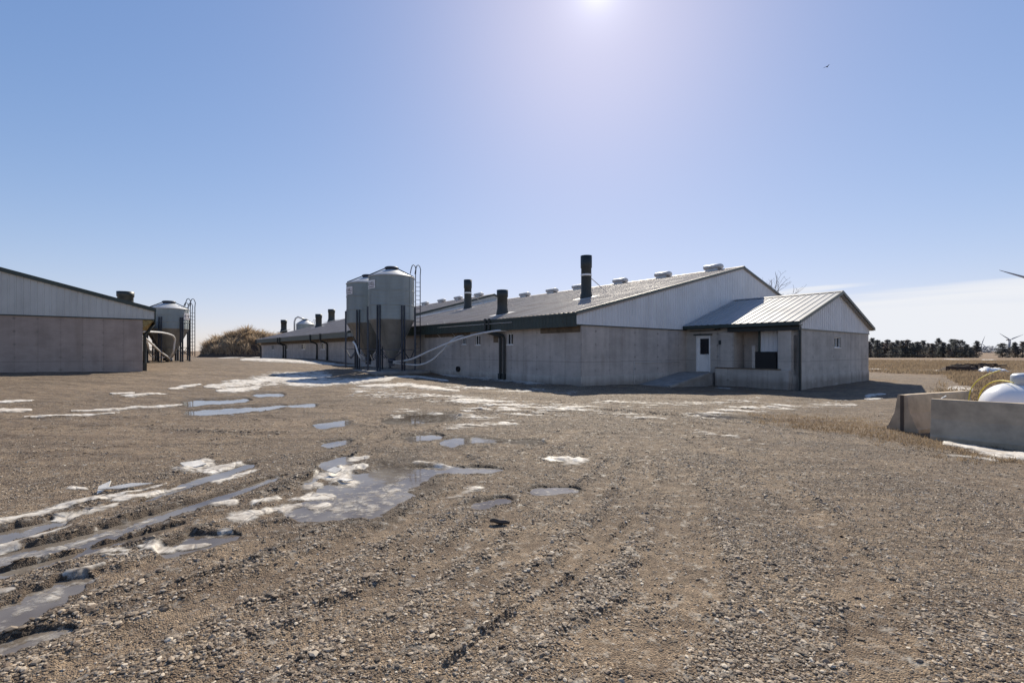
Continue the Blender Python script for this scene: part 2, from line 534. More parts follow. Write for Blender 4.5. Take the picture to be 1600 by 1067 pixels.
# ------------------------------------------------------------------ what lies on the yard: traced strokes (px, py) with a half width
WATER = [
 ([(-60,893),(0,872),(52,861),(113,848),(172,831),(241,809),(292,793),(344,776),(423,749)], [9,8,7.5,7,7,6,5.5,4.5,3]),
 ([(-60,915),(0,898),(69,880),(144,858),(206,841),(270,822)], [5,5,4.5,4.5,3.5,2]),
 ([(-60,852),(0,838),(34,829),(86,815),(130,800)], [8,7,6.5,5,2]),
 ([(235,778),(290,757),(344,741),(387,727)], [3,4.5,5,3]),
 ([(-40,985),(0,970),(34,954),(69,930),(103,913),(134,901)], [15,14,13,11,8,4]),
 ([(-40,1020),(0,1009),(34,999),(69,989),(108,980)], [10,10,9,8,4]),
 ([(262,857),(310,842),(361,835)], [6,7.5,4]),
 ([(475,797),(520,790),(560,783),(600,765)], [10,15,18,14]),
 ([(530,768),(580,760),(625,745),(645,738)], [10,18,16,9]),
 ([(640,735),(690,733),(765,732)], [6,4.5,3]),
 ([(642,684),(682,681)], [4,3]), ([(706,689),(742,686),(790,689)], [5,3.5,2]), ([(800,689),(842,690)], [2.5,2.5]),
 ([(610,656),(655,653),(704,650)], [3,6,4]), ([(505,664),(540,659)], [4,3]), ([(514,694),(541,690)], [4,3]),
 ([(512,724),(540,717)], [5,4]), ([(480,752),(500,741)], [3,3]), ([(752,787),(786,780)], [6,4.5]), ([(842,766),(893,764)], [4.5,3.5]),
 ([(297,630),(340,627),(381,625)], [4,3.5,2.5]), ([(298,645),(360,641),(437,635)], [3.5,4,2.5]), ([(405,617),(437,616)], [3,2.5]),
 ([(455,634),(490,632)], [2,2]), ([(1105,648),(1190,655)], [2.5,2]),
]
ICE = [
 ([(-20,822),(20,812),(60,803),(105,791),(150,779)], [6,6.5,5.5,5,3]),
 ([(95,808),(140,798),(175,789)], [5,5.5,3]), ([(187,781),(230,772),(278,761)], [4,4.5,4]),
 ([(280,733),(305,728),(326,724)], [7,8.5,6]), ([(326,736),(350,730),(372,723)], [4,4.5,3]),
 ([(340,752),(372,742),(398,735)], [4,4.5,2.5]),
 ([(113,762),(132,764)], [3.5,3]), ([(0,858),(22,853)], [5,4]),
 ([(366,812),(388,808),(404,803)], [8,10,6]), ([(420,797),(440,794),(464,786)], [7,8,5]), ([(402,787),(432,780)], [5,4]),
 ([(458,778),(490,775),(518,773)], [4,5.5,4]), ([(488,790),(508,786)], [4,4]), ([(336,790),(362,785)], [4,4]),
 ([(508,742),(530,745),(548,752)], [6,10,5]), ([(538,731),(566,728)], [5,3.5]), ([(552,715),(571,715)], [3.5,3.5]), ([(480,760),(496,755)], [4,4]),
 ([(137,868),(165,865),(196,862)], [3.5,4,3]), ([(222,860),(243,857),(263,855)], [4,6,4]), ([(284,852),(320,848)], [3.5,3]),
 ([(108,898),(140,891),(161,885)], [4,5,3]), ([(345,831),(360,829)], [3.5,3]), ([(0,928),(20,924)], [4,3]), ([(150,870),(190,868)],[2,2]),
 ([(165,780),(238,762)],[2.0,1.6]), ([(20,850),(90,832)],[2.5,3]), ([(860,716),(905,717)], [3,3]),
 ([(1486,711),(1516,714),(1550,719)], [2.6,2.4,2.0]),
]
SNOW = [
 ([(-20,628),(20,627),(48,626)], [2.2,2.4,1.4]), ([(-20,643),(20,642),(46,641)], [3,3,1.5]), ([(50,652),(110,650),(172,647)], [1.4,1.6,1.2]),
 ([(128,642),(200,638),(268,634)], [1.8,2.4,1.8]), ([(268,607),(290,604),(312,602)], [1.8,2.2,1.2]), ([(178,616),(205,615)], [1.3,1.2]), ([(200,619),(250,616)], [1.4,1.2]),
 ([(335,603),(390,598),(440,592),(500,588)], [4,8,10,8]), ([(345,611),(370,609),(400,606)], [3,4,3]), ([(430,585),(470,583)], [1.8,1.8]),
 ([(470,600),(540,596),(600,592)], [6,6,4]), ([(610,590),(650,588),(690,594)], [2,2,2]),
 ([(575,603),(640,602),(700,609)], [2.6,3.6,2.6]),
 ([(700,586),(740,588),(790,593),(838,599)], [3,5,4,2]),
 ([(392,561),(430,563),(470,565),(515,568)], [3,3.4,2.6,1.8]), ([(375,556),(410,559)], [1.3,1.2]), ([(380,562),(395,562)],[2,2]), ([(355,559),(405,557)], [0.9,0.9]),
 ([(520,570),(600,573)], [1.2,1.0]),
 ([(1357,619),(1378,617)], [2.4,2]), ([(1355,624),(1375,624)], [1.6,1.2]),
 ([(1484,694),(1520,701),(1560,709),(1640,718)], [3.5,4.5,6,7]), ([(1488,608),(1512,609)], [4,4]),
 ([(1357,577),(1388,577)], [1.2,0.8]), ([(1462,579),(1470,579)], [0.8,0.8]), ([(1535,562),(1552,562)], [0.7,0.7]), ([(1478,561),(1510,562)], [0.5,0.5]),
 ([(1122,607),(1140,608)], [1.0,1.0]),
]
FILM = [([(500,793),(560,785),(620,762)], [12,17,10]), ([(0,970),(69,930),(120,905)], [8,7,4]), ([(0,872),(113,848),(241,809)], [4,4,3]), ([(0,1009),(80,985)], [6,5])]
GLARE_CRUST = [   # wet-ground glare painted as snow, with bits of thin, broken, half melted crust
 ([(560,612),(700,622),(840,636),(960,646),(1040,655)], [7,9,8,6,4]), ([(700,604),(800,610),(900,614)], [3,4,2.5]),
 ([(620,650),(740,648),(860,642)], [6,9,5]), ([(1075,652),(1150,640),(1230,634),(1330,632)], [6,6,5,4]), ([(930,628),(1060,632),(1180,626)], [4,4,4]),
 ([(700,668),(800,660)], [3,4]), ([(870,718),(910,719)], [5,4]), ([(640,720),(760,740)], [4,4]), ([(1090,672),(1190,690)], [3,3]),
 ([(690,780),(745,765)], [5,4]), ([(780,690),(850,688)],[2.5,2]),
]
CHURN = [
 ([(-40,832),(60,815),(170,775),(250,752),(330,716)], [16,15,14,12,7]), ([(-40,870),(100,838),(250,790),(330,762)], [12,11,10,8]),
 ([(-40,890),(120,860),(260,815),(400,775),(520,728)], [12,11,10,10,8]), ([(-40,930),(100,888),(220,850),(330,820)], [16,14,12,8]),
 ([(390,800),(430,768),(500,745),(560,705)], [7,9,8,5]), ([(560,698),(620,682),(660,676)], [6,7,4]), ([(530,660),(600,668)], [3,3]),
 ([(-40,1000),(60,972),(150,950),(220,936),(300,906),(378,882),(500,827)], [12,11,10,8,7,6,4]),
 ([(700,1030),(756,981),(830,925),(876,905),(930,860),(989,801)], [7,7,7,7,6,4]),
 ([(400,876),(460,848),(520,816)], [5,5,4]), ([(380,945),(460,922),(540,900)], [5,5,4]), ([(640,780),(700,760),(720,755)], [4,5,3]),


 ([(940,640),(1060,650),(1200,668),(1320,690)], [1.6,1.6,1.4,1.2]), ([(640,620),(760,640),(900,650)], [1.2,1.2,1.2]), ([(1150,655),(1190,668)], [3,3]),
 ([(0,655),(200,652),(420,640)], [3,3,2.5]), ([(240,670),(380,678),(440,675)], [5,7,4]),
]
DIRT = [
 ([(-40,690),(200,678),(420,668),(640,640)], [50,46,36,22]), ([(620,1067),(720,960),(840,850),(960,740),(980,690)], [30,24,20,16,10]),
 ([(900,616),(1050,618),(1240,612)], [7,7,5]), ([(1110,690),(1200,740),(1260,775),(1330,900),(1340,1067)], [12,13,14,18,22]),
 ([(990,760),(1010,860),(1000,960),(985,1067)], [16,20,22,26]), ([(230,900),(330,870),(470,830)], [9,9,8]), ([(0,620),(300,590),(500,575)], [14,14,10]),
 ([(300,1067),(500,940),(700,820),(830,720)], [12,12,10,8]), ([(640,600),(900,625)], [14,12]),
]
# wheel tracks, as paths over the ground about a tyre wide
TRACKS = [
 [(60,1067),(220,985),(400,905),(560,845),(700,780),(820,715),(900,670)], [(300,1067),(480,985),(640,900),(780,815),(900,735),(960,680)],
 [(640,1067),(770,985),(880,900),(960,820),(1000,750),(1010,690)], [(1000,1067),(1060,970),(1085,880),(1080,800),(1050,730),(1020,690)],
 [(1380,1067),(1350,950),(1290,840),(1220,765),(1130,705),(1040,668)],
 [(0,960),(160,905),(330,850),(480,815),(640,775),(760,740)], [(0,715),(200,700),(400,676),(600,650),(800,646),(1100,662)],
 [(0,672),(250,660),(480,636),(700,628),(1000,645),(1300,660)], [(560,650),(640,668),(700,700),(730,745)],
 [(230,690),(340,690),(430,676),(440,660),(400,650)], [(450,620),(700,612),(900,627),(1150,652)], [(300,600),(500,612),(760,634),(1000,655),(1180,690)],
 [(860,1067),(960,985),(1030,900),(1060,820),(1050,760)], [(-20,640),(200,622),(400,602),(560,598),(800,610)],
 [(480,760),(560,700),(640,660),(760,640),(960,625),(1200,628)], [(440,800),(520,740),(600,690),(700,655)],
]
GRASSY = [([(1180,652),(1300,664),(1400,680),(1500,704),(1640,722)], [9,16,18,14,12]), ([(1360,594),(1400,596)], [4,3]),
          ([(1480,612),(1640,640)], [14,30]), ([(640,583),(700,586)], [3,3]), ([(990,612),(1230,613)], [1.5,1.5])]

def stroke_field(px, py, strokes, j, out=None, gain=1.0, taper=False):
    """largest 1 - distance / half width (+ ragged edge j) over the strokes"""
    out = np.full(px.shape, -3.0) if out is None else out
    for pts, hs in strokes:
        P = np.array(pts, dtype=float); H = np.array(hs, dtype=float)
        if taper:              # melt patches thin out to a point at either end
            P = np.vstack([P[0] + (P[0] - P[1]) * 0.30, P, P[-1] + (P[-1] - P[-2]) * 0.30])
            H = np.concatenate([[0.15 * H[0]], H, [0.15 * H[-1]]])
        mH = H.max() * 2.2
        idx = np.nonzero((px > P[:, 0].min() - mH * 2) & (px < P[:, 0].max() + mH * 2) & (py > P[:, 1].min() - mH) & (py < P[:, 1].max() + mH))[0]
        if len(idx) == 0:
            continue
        x, y = px[idx], py[idx]
        best = np.full(len(idx), -9.0)
        for k in range(len(P) - 1):
            d = P[k + 1] - P[k]
            L2 = d @ d
            t = np.clip(((x - P[k, 0]) * d[0] + (y - P[k, 1]) * d[1]) / L2, 0, 1)
            dx = (x - P[k, 0] - t * d[0]); dy = (y - P[k, 1] - t * d[1])
            end = (t <= 0) | (t >= 1)
            dist = np.hypot(np.where(end, dx * 0.45, dx), dy)
            h = H[k] + (H[k + 1] - H[k]) * t
            best = np.maximum(best, 1 - dist / h)
        out[idx] = np.maximum(out[idx], best * gain + j[idx])
    return out

def track_field(x, y, jit):
    best = np.full(x.shape, 9.0)
    for path in TRACKS:
        W_ = [on_ground(*p) for p in path]
        P = []
        for i in range(len(W_) - 1):          # smooth the path
            a, b = W_[max(i - 1, 0)], W_[i]
            c, d = W_[i + 1], W_[min(i + 2, len(W_) - 1)]
            for k in range(4):
                t = k / 4
                P.append(0.5 * ((2 * b) + (c - a) * t + (2 * a - 5 * b + 4 * c - d) * t * t + (3 * b - a - 3 * c + d) * t ** 3))
        P.append(W_[-1])
        for k in range(len(P) - 1):
            p, q = P[k], P[k + 1]
            idx = np.nonzero((x > min(p.x, q.x) - 0.8) & (x < max(p.x, q.x) + 0.8) & (y > min(p.y, q.y) - 0.8) & (y < max(p.y, q.y) + 0.8))[0]
            if len(idx) == 0:
                continue
            dx, dy = q.x - p.x, q.y - p.y
            L2 = dx * dx + dy * dy + 1e-9
            t = np.clip(((x[idx] - p.x) * dx + (y[idx] - p.y) * dy) / L2, 0, 1)
            best[idx] = np.minimum(best[idx], np.hypot(x[idx] - p.x - t * dx, y[idx] - p.y - t * dy))
    return best + jit

def fields(x, y):
    zs = ground_z(x, y)
    front = y > 0.6
    Y = np.where(front, y, 1.0)
    px = np.where(front, PX0 + FPX * x / Y, -9e5)
    py = np.where(front, PY0 + FPX * (CAM_Z - zs) / Y, -9e5)
    r = np.hypot(x, y)
    n1 = fbm(x * 2.6, y * 2.6, 3, 5) - 0.5
    n2 = fbm(x * 11, y * 11, 3, 9) - 0.5
    nw = fbm(x * 0.9 + 3, y * 0.9, 3, 21) - 0.5
    far = np.clip(14 / np.maximum(r, 1), 0.25, 1)      # far strokes are metres wide: use broader raggedness there
    j = 1.5 * n1 + 0.7 * n2 + 0.6 * (1 - far) * nw * 3
    F = dict(px=px, py=py, zs=zs, r=r, n1=n1, n2=n2)
    F['water'] = stroke_field(px, py, WATER, 0.9 * n1 + 0.6 * n2 + (1 - far) * (2.4 * nw + 2.0 * (fbm(x * 1.4, y * 4.0, 3, 19) - 0.5)), taper=True) + 0.22 * (r < 12)
    plates = vnoise(x * 4.2 + 1.2 * n1, y * 4.2 + 1.2 * n2, 31) - 0.5
    F['ice'] = stroke_field(px, py, ICE, 0.9 * plates + 0.8 * n1 + 0.35 * n2, taper=True)
    film = stroke_field(px, py, FILM, 1.6 * n1 + 1.0 * n2 - 0.5)
    F['ice'] = np.maximum(F['ice'], np.clip(film, -1, 0.9) * 0.25)
    F['snow'] = stroke_field(px, py, SNOW, 1.0 * n1 + 0.8 * nw + 0.8 * n2, taper=True)
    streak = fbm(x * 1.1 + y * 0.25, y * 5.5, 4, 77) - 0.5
    thin = stroke_field(px, py, GLARE_CRUST, 5.0 * streak + 1.8 * n2 - 0.72)
    F['snow'] = np.maximum(F['snow'], thin * 0.5)  # painted glare streaks join the real snow in one mask
    F['churn'] = np.clip(stroke_field(px, py, CHURN, 1.1 * n1 + 0.5 * n2), 0, 1)
    td = track_field(x, y, 0.20 * n1 + 0.08 * n2)
    brk = sst(0.30, 0.52, fbm(x * 0.5 + 9, y * 0.5, 2, 66))
    F['bed'] = sst(0.20, 0.08, td) * (0.40 + 0.60 * brk)
    F['ridge'] = np.exp(-((td - 0.25) / 0.07) ** 2) * (0.30 + 0.70 * sst(0.40, 0.66, fbm(x * 0.8, y * 0.8 + 5, 3, 67)))
    F['dirt'] = np.clip(stroke_field(px, py, DIRT, 1.8 * nw + 1.2 * n1), 0, 1)
    F['dirt'] = np.clip(np.maximum(F['dirt'], 0.85 * F['bed']), 0, 1)
    g = np.clip(stroke_field(px, py, GRASSY, 1.6 * n1 + 1.2 * n2), 0, 1)
    lim = np.where(px < 1480, 582 + (px - 1357) * 0.05, 590 + np.clip(px - 1480, 0, 60) * 0.55)
    fld = sst(3, -3, py - lim + 8 * n1) * (px > 1240) * (x > 14)
    fld = np.maximum(fld, sst(25, 40, x - 0.15 * y + 5 * n1))
    fld = np.maximum(fld, sst(95, 115, r))
    F['grass'] = np.maximum(g, fld)
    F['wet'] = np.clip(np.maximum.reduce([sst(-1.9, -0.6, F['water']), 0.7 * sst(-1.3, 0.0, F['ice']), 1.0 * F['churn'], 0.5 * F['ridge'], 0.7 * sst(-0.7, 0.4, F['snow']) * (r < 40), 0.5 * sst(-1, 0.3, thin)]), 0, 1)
    F['tone'] = np.clip(0.5 + 1.1 * (fbm(x * 0.35, y * 0.6, 4, 41) - 0.5) + 0.5 * (fbm(x * 1.7, y * 2.2, 3, 43) - 0.5), 0, 1)
    return F

def ground_relief(x, y, F):
    """height of the finished surface above the smooth terrain"""
    near = np.clip(1.3 - F['r'] / 30, 0.0, 1)
    mid = sst(9, 16, F['r']) * sst(60, 30, F['r'])
    h = 0.030 * (fbm(x * 0.7, y * 0.9, 3, 51) - 0.5) * near + 0.022 * (fbm(x * 3.0, y * 3.0, 3, 55) - 0.5) * near + 0.012 * F['n2'] * near
    h = h - 0.022 * F['bed'] + F['ridge'] * (0.010 + 0.03 * np.clip(fbm(x * 9, y * 9, 2, 63) - 0.35, 0, 1))
    h = h + mid * (0.07 * (fbm(x * 0.55, y * 1.5, 4, 71) - 0.5) + 0.05 * (fbm(x * 1.6 + 0.8 * y, y * 2.6, 3, 73) - 0.5))
    clod = fbm(x * 7, y * 7, 3, 61)
    h = h + F['churn'] * (0.012 + 0.085 * np.clip(clod - 0.42, 0, 1)) * np.clip(1.6 - F['r'] / 25, 0.25, 1) * (1 - sst(-0.55, 0.15, F['water']))
    h = h - 0.062 * sst(-0.45, 0.35, F['water']) * np.where(F['r'] < 20, 1, 1.4)
    return h

# ------------------------------------------------------------------ ground: one sheet, fine near the camera, out to the horizon
def build_ground_mesh():
    a_in = np.linspace(-54, 54, 900)
    a_out = np.concatenate([np.linspace(54, 306, 64)[1:-1]])
    ang = np.radians(np.concatenate([a_in, a_out]))
    rr = [0.5, 1.2, 1.75]
    while rr[-1] < 4: rr.append(rr[-1] * 1.0062)
    while rr[-1] < 14: rr.append(rr[-1] * 1.0050)
    while rr[-1] < 60: rr.append(rr[-1] * 1.0062)
    while rr[-1] < 5200: rr.append(rr[-1] * 1.06)
    rr = np.array(rr)
    A, RR = np.meshgrid(ang, rr)
    x = (RR * np.sin(A)).ravel(); y = (RR * np.cos(A)).ravel()
    return x, y, len(rr), len(ang)

gx, gy, NR, NA = build_ground_mesh()
GF = fields(gx, gy)
relief = ground_relief(gx, gy, GF)
gzv = GF['zs'] + relief
ii = np.arange(NR - 1)[:, None] * NA; jj = np.arange(NA)[None, :]; j2 = (jj + 1) % NA
quads = np.stack([ii + jj, ii + NA + jj, ii + NA + j2, ii + j2], axis=-1).reshape(-1, 4)[:, ::-1]

def mat_ground():
    k = NT('gravel_and_dirt')
    v = k.world()
    wet, dirt, grass, tone, churn = (k.attr(a) for a in ('wet', 'dirt', 'grass', 'tone', 'churn'))
    q = k.n('ShaderNodeTexVoronoi', feature='F1'); k.t.links.new(v, q.inputs['Vector']); q.inputs['Scale'].default_value = 42
    q2 = k.n('ShaderNodeTexVoronoi', feature='F1'); k.t.links.new(v, q2.inputs['Vector']); q2.inputs['Scale'].default_value = 105
    s1 = k.n('ShaderNodeSeparateColor'); k.t.links.new(q.outputs['Color'], s1.inputs[0])
    s2 = k.n('ShaderNodeSeparateColor'); k.t.links.new(q2.outputs['Color'], s2.inputs[0])
    pal = [(0.0, (0.035, 0.027, 0.02)), (0.40, (0.13, 0.10, 0.072)), (0.62, (0.29, 0.232, 0.172)), (0.9, (0.50, 0.42, 0.325)), (1.0, (0.72, 0.64, 0.52))]
    coarse = k.ramp(s1.outputs[0], pal)
    fine = k.ramp(s2.outputs[1], [(0.0, (0.07, 0.05, 0.034)), (0.45, (0.235, 0.178, 0.124)), (0.8, (0.44, 0.35, 0.255)), (1.0, (0.70, 0.60, 0.47))])
    blotch = k.noise(v, 2.2, 5, 0.65)
    sel = k.math('ADD', k.mr(blotch, 0.38, 0.62, 0, 1), k.math('MULTIPLY', dirt, 0.6), clamp=True)
    c = k.mix(sel, coarse, fine)
    c = k.mix(k.math('MULTIPLY', dirt, 0.62), c, k.ramp(k.noise(v, 5, 5, 0.7), [(0.3, (0.22, 0.170, 0.122)), (0.7, (0.43, 0.35, 0.265))]))
    c = k.mix(k.mr(tone, 0.25, 0.75, 0.38, 0.0), c, (0.12, 0.095, 0.075))
    # worn wheel lines and patches of finer and coarser stone that still read far off
    lanes = k.noise(k.world((0.30, 2.6, 1.0)), 1.0, 6, 0.68)
    c = k.mix(k.mr(lanes, 0.42, 0.56, 0.55, 0.0), c, (0.105, 0.075, 0.052))
    far_lump = k.noise(k.world((0.7, 1.6, 1.0)), 1.9, 6, 0.72)
    c = k.mix(k.mr(far_lump, 0.50, 0.66, 0.0, 0.38), c, (0.47, 0.385, 0.285))
    c = k.mix(k.mr(far_lump, 0.46, 0.32, 0.0, 0.42), c, (0.11, 0.08, 0.056))
    c = k.mix(k.mr(k.noise(v, 6.5, 4, 0.75), 0.47, 0.66, 0.0, 0.40), c, (0.46, 0.385, 0.295))
    c = k.mix(k.mr(k.noise(v, 16, 3, 0.75), 0.50, 0.36, 0.0, 0.50), c, (0.085, 0.07, 0.057))
    gcol = k.ramp(k.noise(k.world((1, 1, 1)), 0.9, 6, 0.7), [(0.28, (0.15, 0.105, 0.065)), (0.5, (0.25, 0.185, 0.12)), (0.72, (0.34, 0.265, 0.18))])
    gcol = k.mix(k.mr(k.noise(v, 0.12, 4), 0.4, 0.65, 0.0, 0.5), gcol, (0.20, 0.125, 0.07))
    gr = k.math('ADD', k.math('MULTIPLY', grass, 1.6), k.math('MULTIPLY', k.math('SUBTRACT', k.noise(v, 9, 5, 0.7), 0.7), 1.0), clamp=True)
    c = k.mix(gr, c, gcol)
    gm = k.n('ShaderNodeGamma'); k.t.links.new(c, gm.inputs[0]); gm.inputs[1].default_value = 1.28
    c = k.mix(1.0, gm.outputs[0], (1.97, 1.89, 1.77), 'MULTIPLY')
    c = k.mix(k.math('MULTIPLY', wet, 0.80), c, (0.045, 0.030, 0.020))
    h = k.math('ADD', k.math('MULTIPLY', k.math('SUBTRACT', 0.6, q.outputs['Distance']), k.math('SUBTRACT', 1.0, k.math('MULTIPLY', sel, 0.75))), k.math('MULTIPLY', k.math('SUBTRACT', 0.6, q2.outputs['Distance']), 0.6))
    h = k.math('ADD', h, k.math('MULTIPLY', k.noise(v, 14, 5, 0.7), 0.9))
    k.bump(h, 1.0, 0.02)
    return k.out(c, k.mr(wet, 0, 1, 0.92, 0.80), 0, 0.35)

M_GROUND = mat_ground()
ground = raw_mesh('ground', np.stack([gx, gy, gzv], 1), quads, M_GROUND, {a: GF[a] for a in ('wet', 'dirt', 'grass', 'tone', 'churn')})
tag(ground, kind='structure')

def patch_mesh(name, mask, thr, z, mat, attrs=None):
    keep = (mask[quads] > thr).all(axis=1)
    f = quads[keep]
    used = np.unique(f)
    remap = np.full(len(mask), -1, dtype=np.int64); remap[used] = np.arange(len(used))
    o = raw_mesh(name, np.stack([gx[used], gy[used], z[used]], 1), remap[f], mat, {a: b[used] for a, b in (attrs or {}).items()})
    return tag(o, kind='structure')

def mat_water():
    k = NT('meltwater')
    k.bump(k.noise(k.world(), 5, 3), 0.05, 0.02)
    m = k.out(k.ramp(k.noise(k.world(), 1.1, 4), [(0.35, (0.085, 0.065, 0.048)), (0.65, (0.21, 0.185, 0.155))]), 0.05, 0, 0.5)
    k.b.inputs['IOR'].default_value = 1.33
    return m
def mat_ice():
    k = NT('dirty_ice')
    v = k.world()
    n = k.noise(v, 3.2, 6, 0.65)
    c = k.ramp(n, [(0.30, (0.26, 0.225, 0.19)), (0.44, (0.48, 0.435, 0.37)), (0.58, (0.64, 0.595, 0.52)), (0.8, (0.74, 0.71, 0.65))])
    c = k.mix(k.mr(k.noise(v, 16, 5, 0.7), 0.48, 0.68, 0, 0.8), c, (0.20, 0.155, 0.115))
    cr = k.voro(v, 3.4, 'Distance', 'DISTANCE_TO_EDGE')
    c = k.mix(k.mr(cr, 0.0, 0.03, 0.7, 0.0), c, (0.20, 0.17, 0.14))
    k.bump(k.math('ADD', n, k.mr(cr, 0, 0.06, 0, 1.0)), 0.4, 0.012)
    m = k.out(c, 0.55, 0, 0.3)
    a = k.math('ADD', k.attr('cover'), k.math('MULTIPLY', k.math('SUBTRACT', k.noise(k.world((1.0, 1.0, 1.0)), 9, 6, 0.7), 0.5), 2.2))
    k.t.links.new(k.mr(a, -0.15, 0.55), k.b.inputs['Alpha'])
    return m
def mat_snow_glare():
    k = NT('old_snow_and_glare')
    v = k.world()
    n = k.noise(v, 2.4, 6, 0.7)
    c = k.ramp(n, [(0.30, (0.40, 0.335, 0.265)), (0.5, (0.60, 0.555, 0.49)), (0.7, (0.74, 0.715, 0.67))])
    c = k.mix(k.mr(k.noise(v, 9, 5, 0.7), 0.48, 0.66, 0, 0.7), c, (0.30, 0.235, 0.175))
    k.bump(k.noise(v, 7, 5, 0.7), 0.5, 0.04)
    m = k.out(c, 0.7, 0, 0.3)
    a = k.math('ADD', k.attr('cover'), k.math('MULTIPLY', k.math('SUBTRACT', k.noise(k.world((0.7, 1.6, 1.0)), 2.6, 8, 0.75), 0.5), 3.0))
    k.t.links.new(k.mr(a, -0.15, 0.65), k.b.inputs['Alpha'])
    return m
patch_mesh('puddle_water', GF['water'], -0.6, GF['zs'] - 0.022, mat_water())
patch_mesh('ice', GF['ice'], -0.5, gzv + np.where(GF['water'] > -0.3, np.clip(GF['zs'] - 0.022 - gzv, 0, 1), 0) + 0.003 + 0.006 * sst(-0.1, 0.5, GF['ice']) + 0.005 * np.clip(GF['n1'], 0, 1) * sst(0, 0.5, GF['ice']), mat_ice(), {'cover': GF['ice']})
patch_mesh('snow', GF['snow'], -0.6, gzv + 0.006 + 0.03 * sst(-0.1, 0.8, GF['snow']), mat_snow_glare(), {'cover': GF['snow']})  # old snow, plus wet-ground glare painted in the same pale colour

# ------------------------------------------------------------------ loose gravel stones on the near yard
def build_gravel():
    rng = np.random.default_rng(5)
    phi = (1 + 5 ** 0.5) / 2
    iv = np.array([(-1, phi, 0), (1, phi, 0), (-1, -phi, 0), (1, -phi, 0), (0, -1, phi), (0, 1, phi), (0, -1, -phi), (0, 1, -phi), (phi, 0, -1), (phi, 0, 1), (-phi, 0, -1), (-phi, 0, 1)]) / 1.9
    fc = np.array([(0, 11, 5), (0, 5, 1), (0, 1, 7), (0, 7, 10), (0, 10, 11), (1, 5, 9), (5, 11, 4), (11, 10, 2), (10, 7, 6), (7, 1, 8), (3, 9, 4), (3, 4, 2), (3, 2, 6), (3, 6, 8), (3, 8, 9), (4, 9, 5), (2, 4, 11), (6, 2, 10), (8, 6, 7), (9, 8, 1)])
    xs, ys = [], []
    for r0, r1, dens in ((1.9, 3.2, 6500), (3.2, 5, 4600), (5, 8, 2300), (8, 13, 800), (13, 18, 250)):
        n = int(dens * math.radians(104) / 2 * (r1 * r1 - r0 * r0))
        r = np.sqrt(rng.uniform(r0 * r0, r1 * r1, n)); a = np.radians(rng.uniform(-52, 52, n))
        xs.append(r * np.sin(a)); ys.append(r * np.cos(a))
    x = np.concatenate(xs); y = np.concatenate(ys)
    F = fields(x, y)
    cl = fbm(x * 1.6 + 4, y * 1.6, 4, 91)
    p = np.clip(0.35 + 2.2 * (cl - 0.36), 0.16, 1) * (1 - 0.66 * F['dirt']) + 0.45 * F['churn'] + 0.55 * F['ridge']
    keep = (rng.random(len(x)) < p) & (F['water'] < -0.4) & (F['ice'] < 0.02) & (F['snow'] < 0.05) & (F['grass'] < 0.6)
    x, y = x[keep], y[keep]
    F = {a: b[keep] for a, b in F.items()}
    n = len(x)
    size = np.clip(np.exp(rng.normal(math.log(0.0060), 0.44, n)), 0.0034, 0.020) * np.clip(0.9 + F['r'] * 0.025, 1, 1.2) * (1 + 0.35 * F['churn'] + 0.35 * F['ridge'])
    z = F['zs'] + ground_relief(x, y, F) + size * 0.15
    sc = np.stack([rng.uniform(0.8, 1.5, n), rng.uniform(0.7, 1.1, n), rng.uniform(0.32, 0.62, n)], 1) * size[:, None]
    def stones(iv, fc, sel):
        nn = len(sel); m_ = len(iv)
        V = iv[None] * rng.uniform(0.72, 1.22, (nn, m_, 1)) * sc[sel][:, None, :]
        return place(V, sel, nn, m_, fc)
    a = rng.uniform(0, 2 * math.pi, n); t = rng.normal(0, 0.3, n)
    def place(V, sel, nn, m_, fc):
        ct, st = np.cos(t[sel])[:, None], np.sin(t[sel])[:, None]
        X, Yv, Z = V[..., 0], V[..., 1] * ct - V[..., 2] * st, V[..., 1] * st + V[..., 2] * ct
        ca, sa = np.cos(a[sel])[:, None], np.sin(a[sel])[:, None]
        V = np.stack([X * ca - Yv * sa + x[sel][:, None], X * sa + Yv * ca + y[sel][:, None], Z + z[sel][:, None]], -1).reshape(-1, 3)
        return V, (fc[None] + (np.arange(nn) * m_)[:, None, None]).reshape(-1, 3)
    ov = np.array([(1, 0, 0), (0, 1, 0), (-1, 0, 0), (0, -1, 0), (0.15, 0.1, 1), (-0.1, 0, -0.8)], dtype=float)
    of = np.array([(0, 1, 4), (1, 2, 4), (2, 3, 4), (3, 0, 4), (1, 0, 5), (2, 1, 5), (3, 2, 5), (0, 3, 5)])
    s1_ = np.nonzero(F['r'] < 4.2)[0]; s2_ = np.nonzero(F['r'] >= 4.2)[0]
    Va, fa = stones(iv, fc, s1_)
    Vb, fb = stones(ov, of, s2_)
    V = np.concatenate([Va, Vb]); f = np.concatenate([fa, fb + len(Va)])
    rep = lambda q_: np.concatenate([np.repeat(q_[s1_], 12), np.repeat(q_[s2_], 6)])
    tone = rep(np.clip(rng.beta(1.15, 1.35, n), 0, 1))
    hue = rep(rng.random(n))
    k = NT('gravel_stone')
    c = k.ramp(k.attr('tone'), [(0.0, (0.06, 0.048, 0.038)), (0.28, (0.18, 0.142, 0.106)), (0.55, (0.36, 0.295, 0.225)), (0.8, (0.56, 0.475, 0.375)), (1.0, (0.78, 0.71, 0.60))])
    c = k.mix(k.mr(k.attr('hue'), 0.7, 1.0, 0, 0.35), c, (0.24, 0.15, 0.10))
    c = k.mix(k.mr(k.attr('hue'), 0.15, 0.0, 0, 0.35), c, (0.13, 0.135, 0.135))
    c = k.mix(1.0, c, (1.28, 1.23, 1.15), 'MULTIPLY')
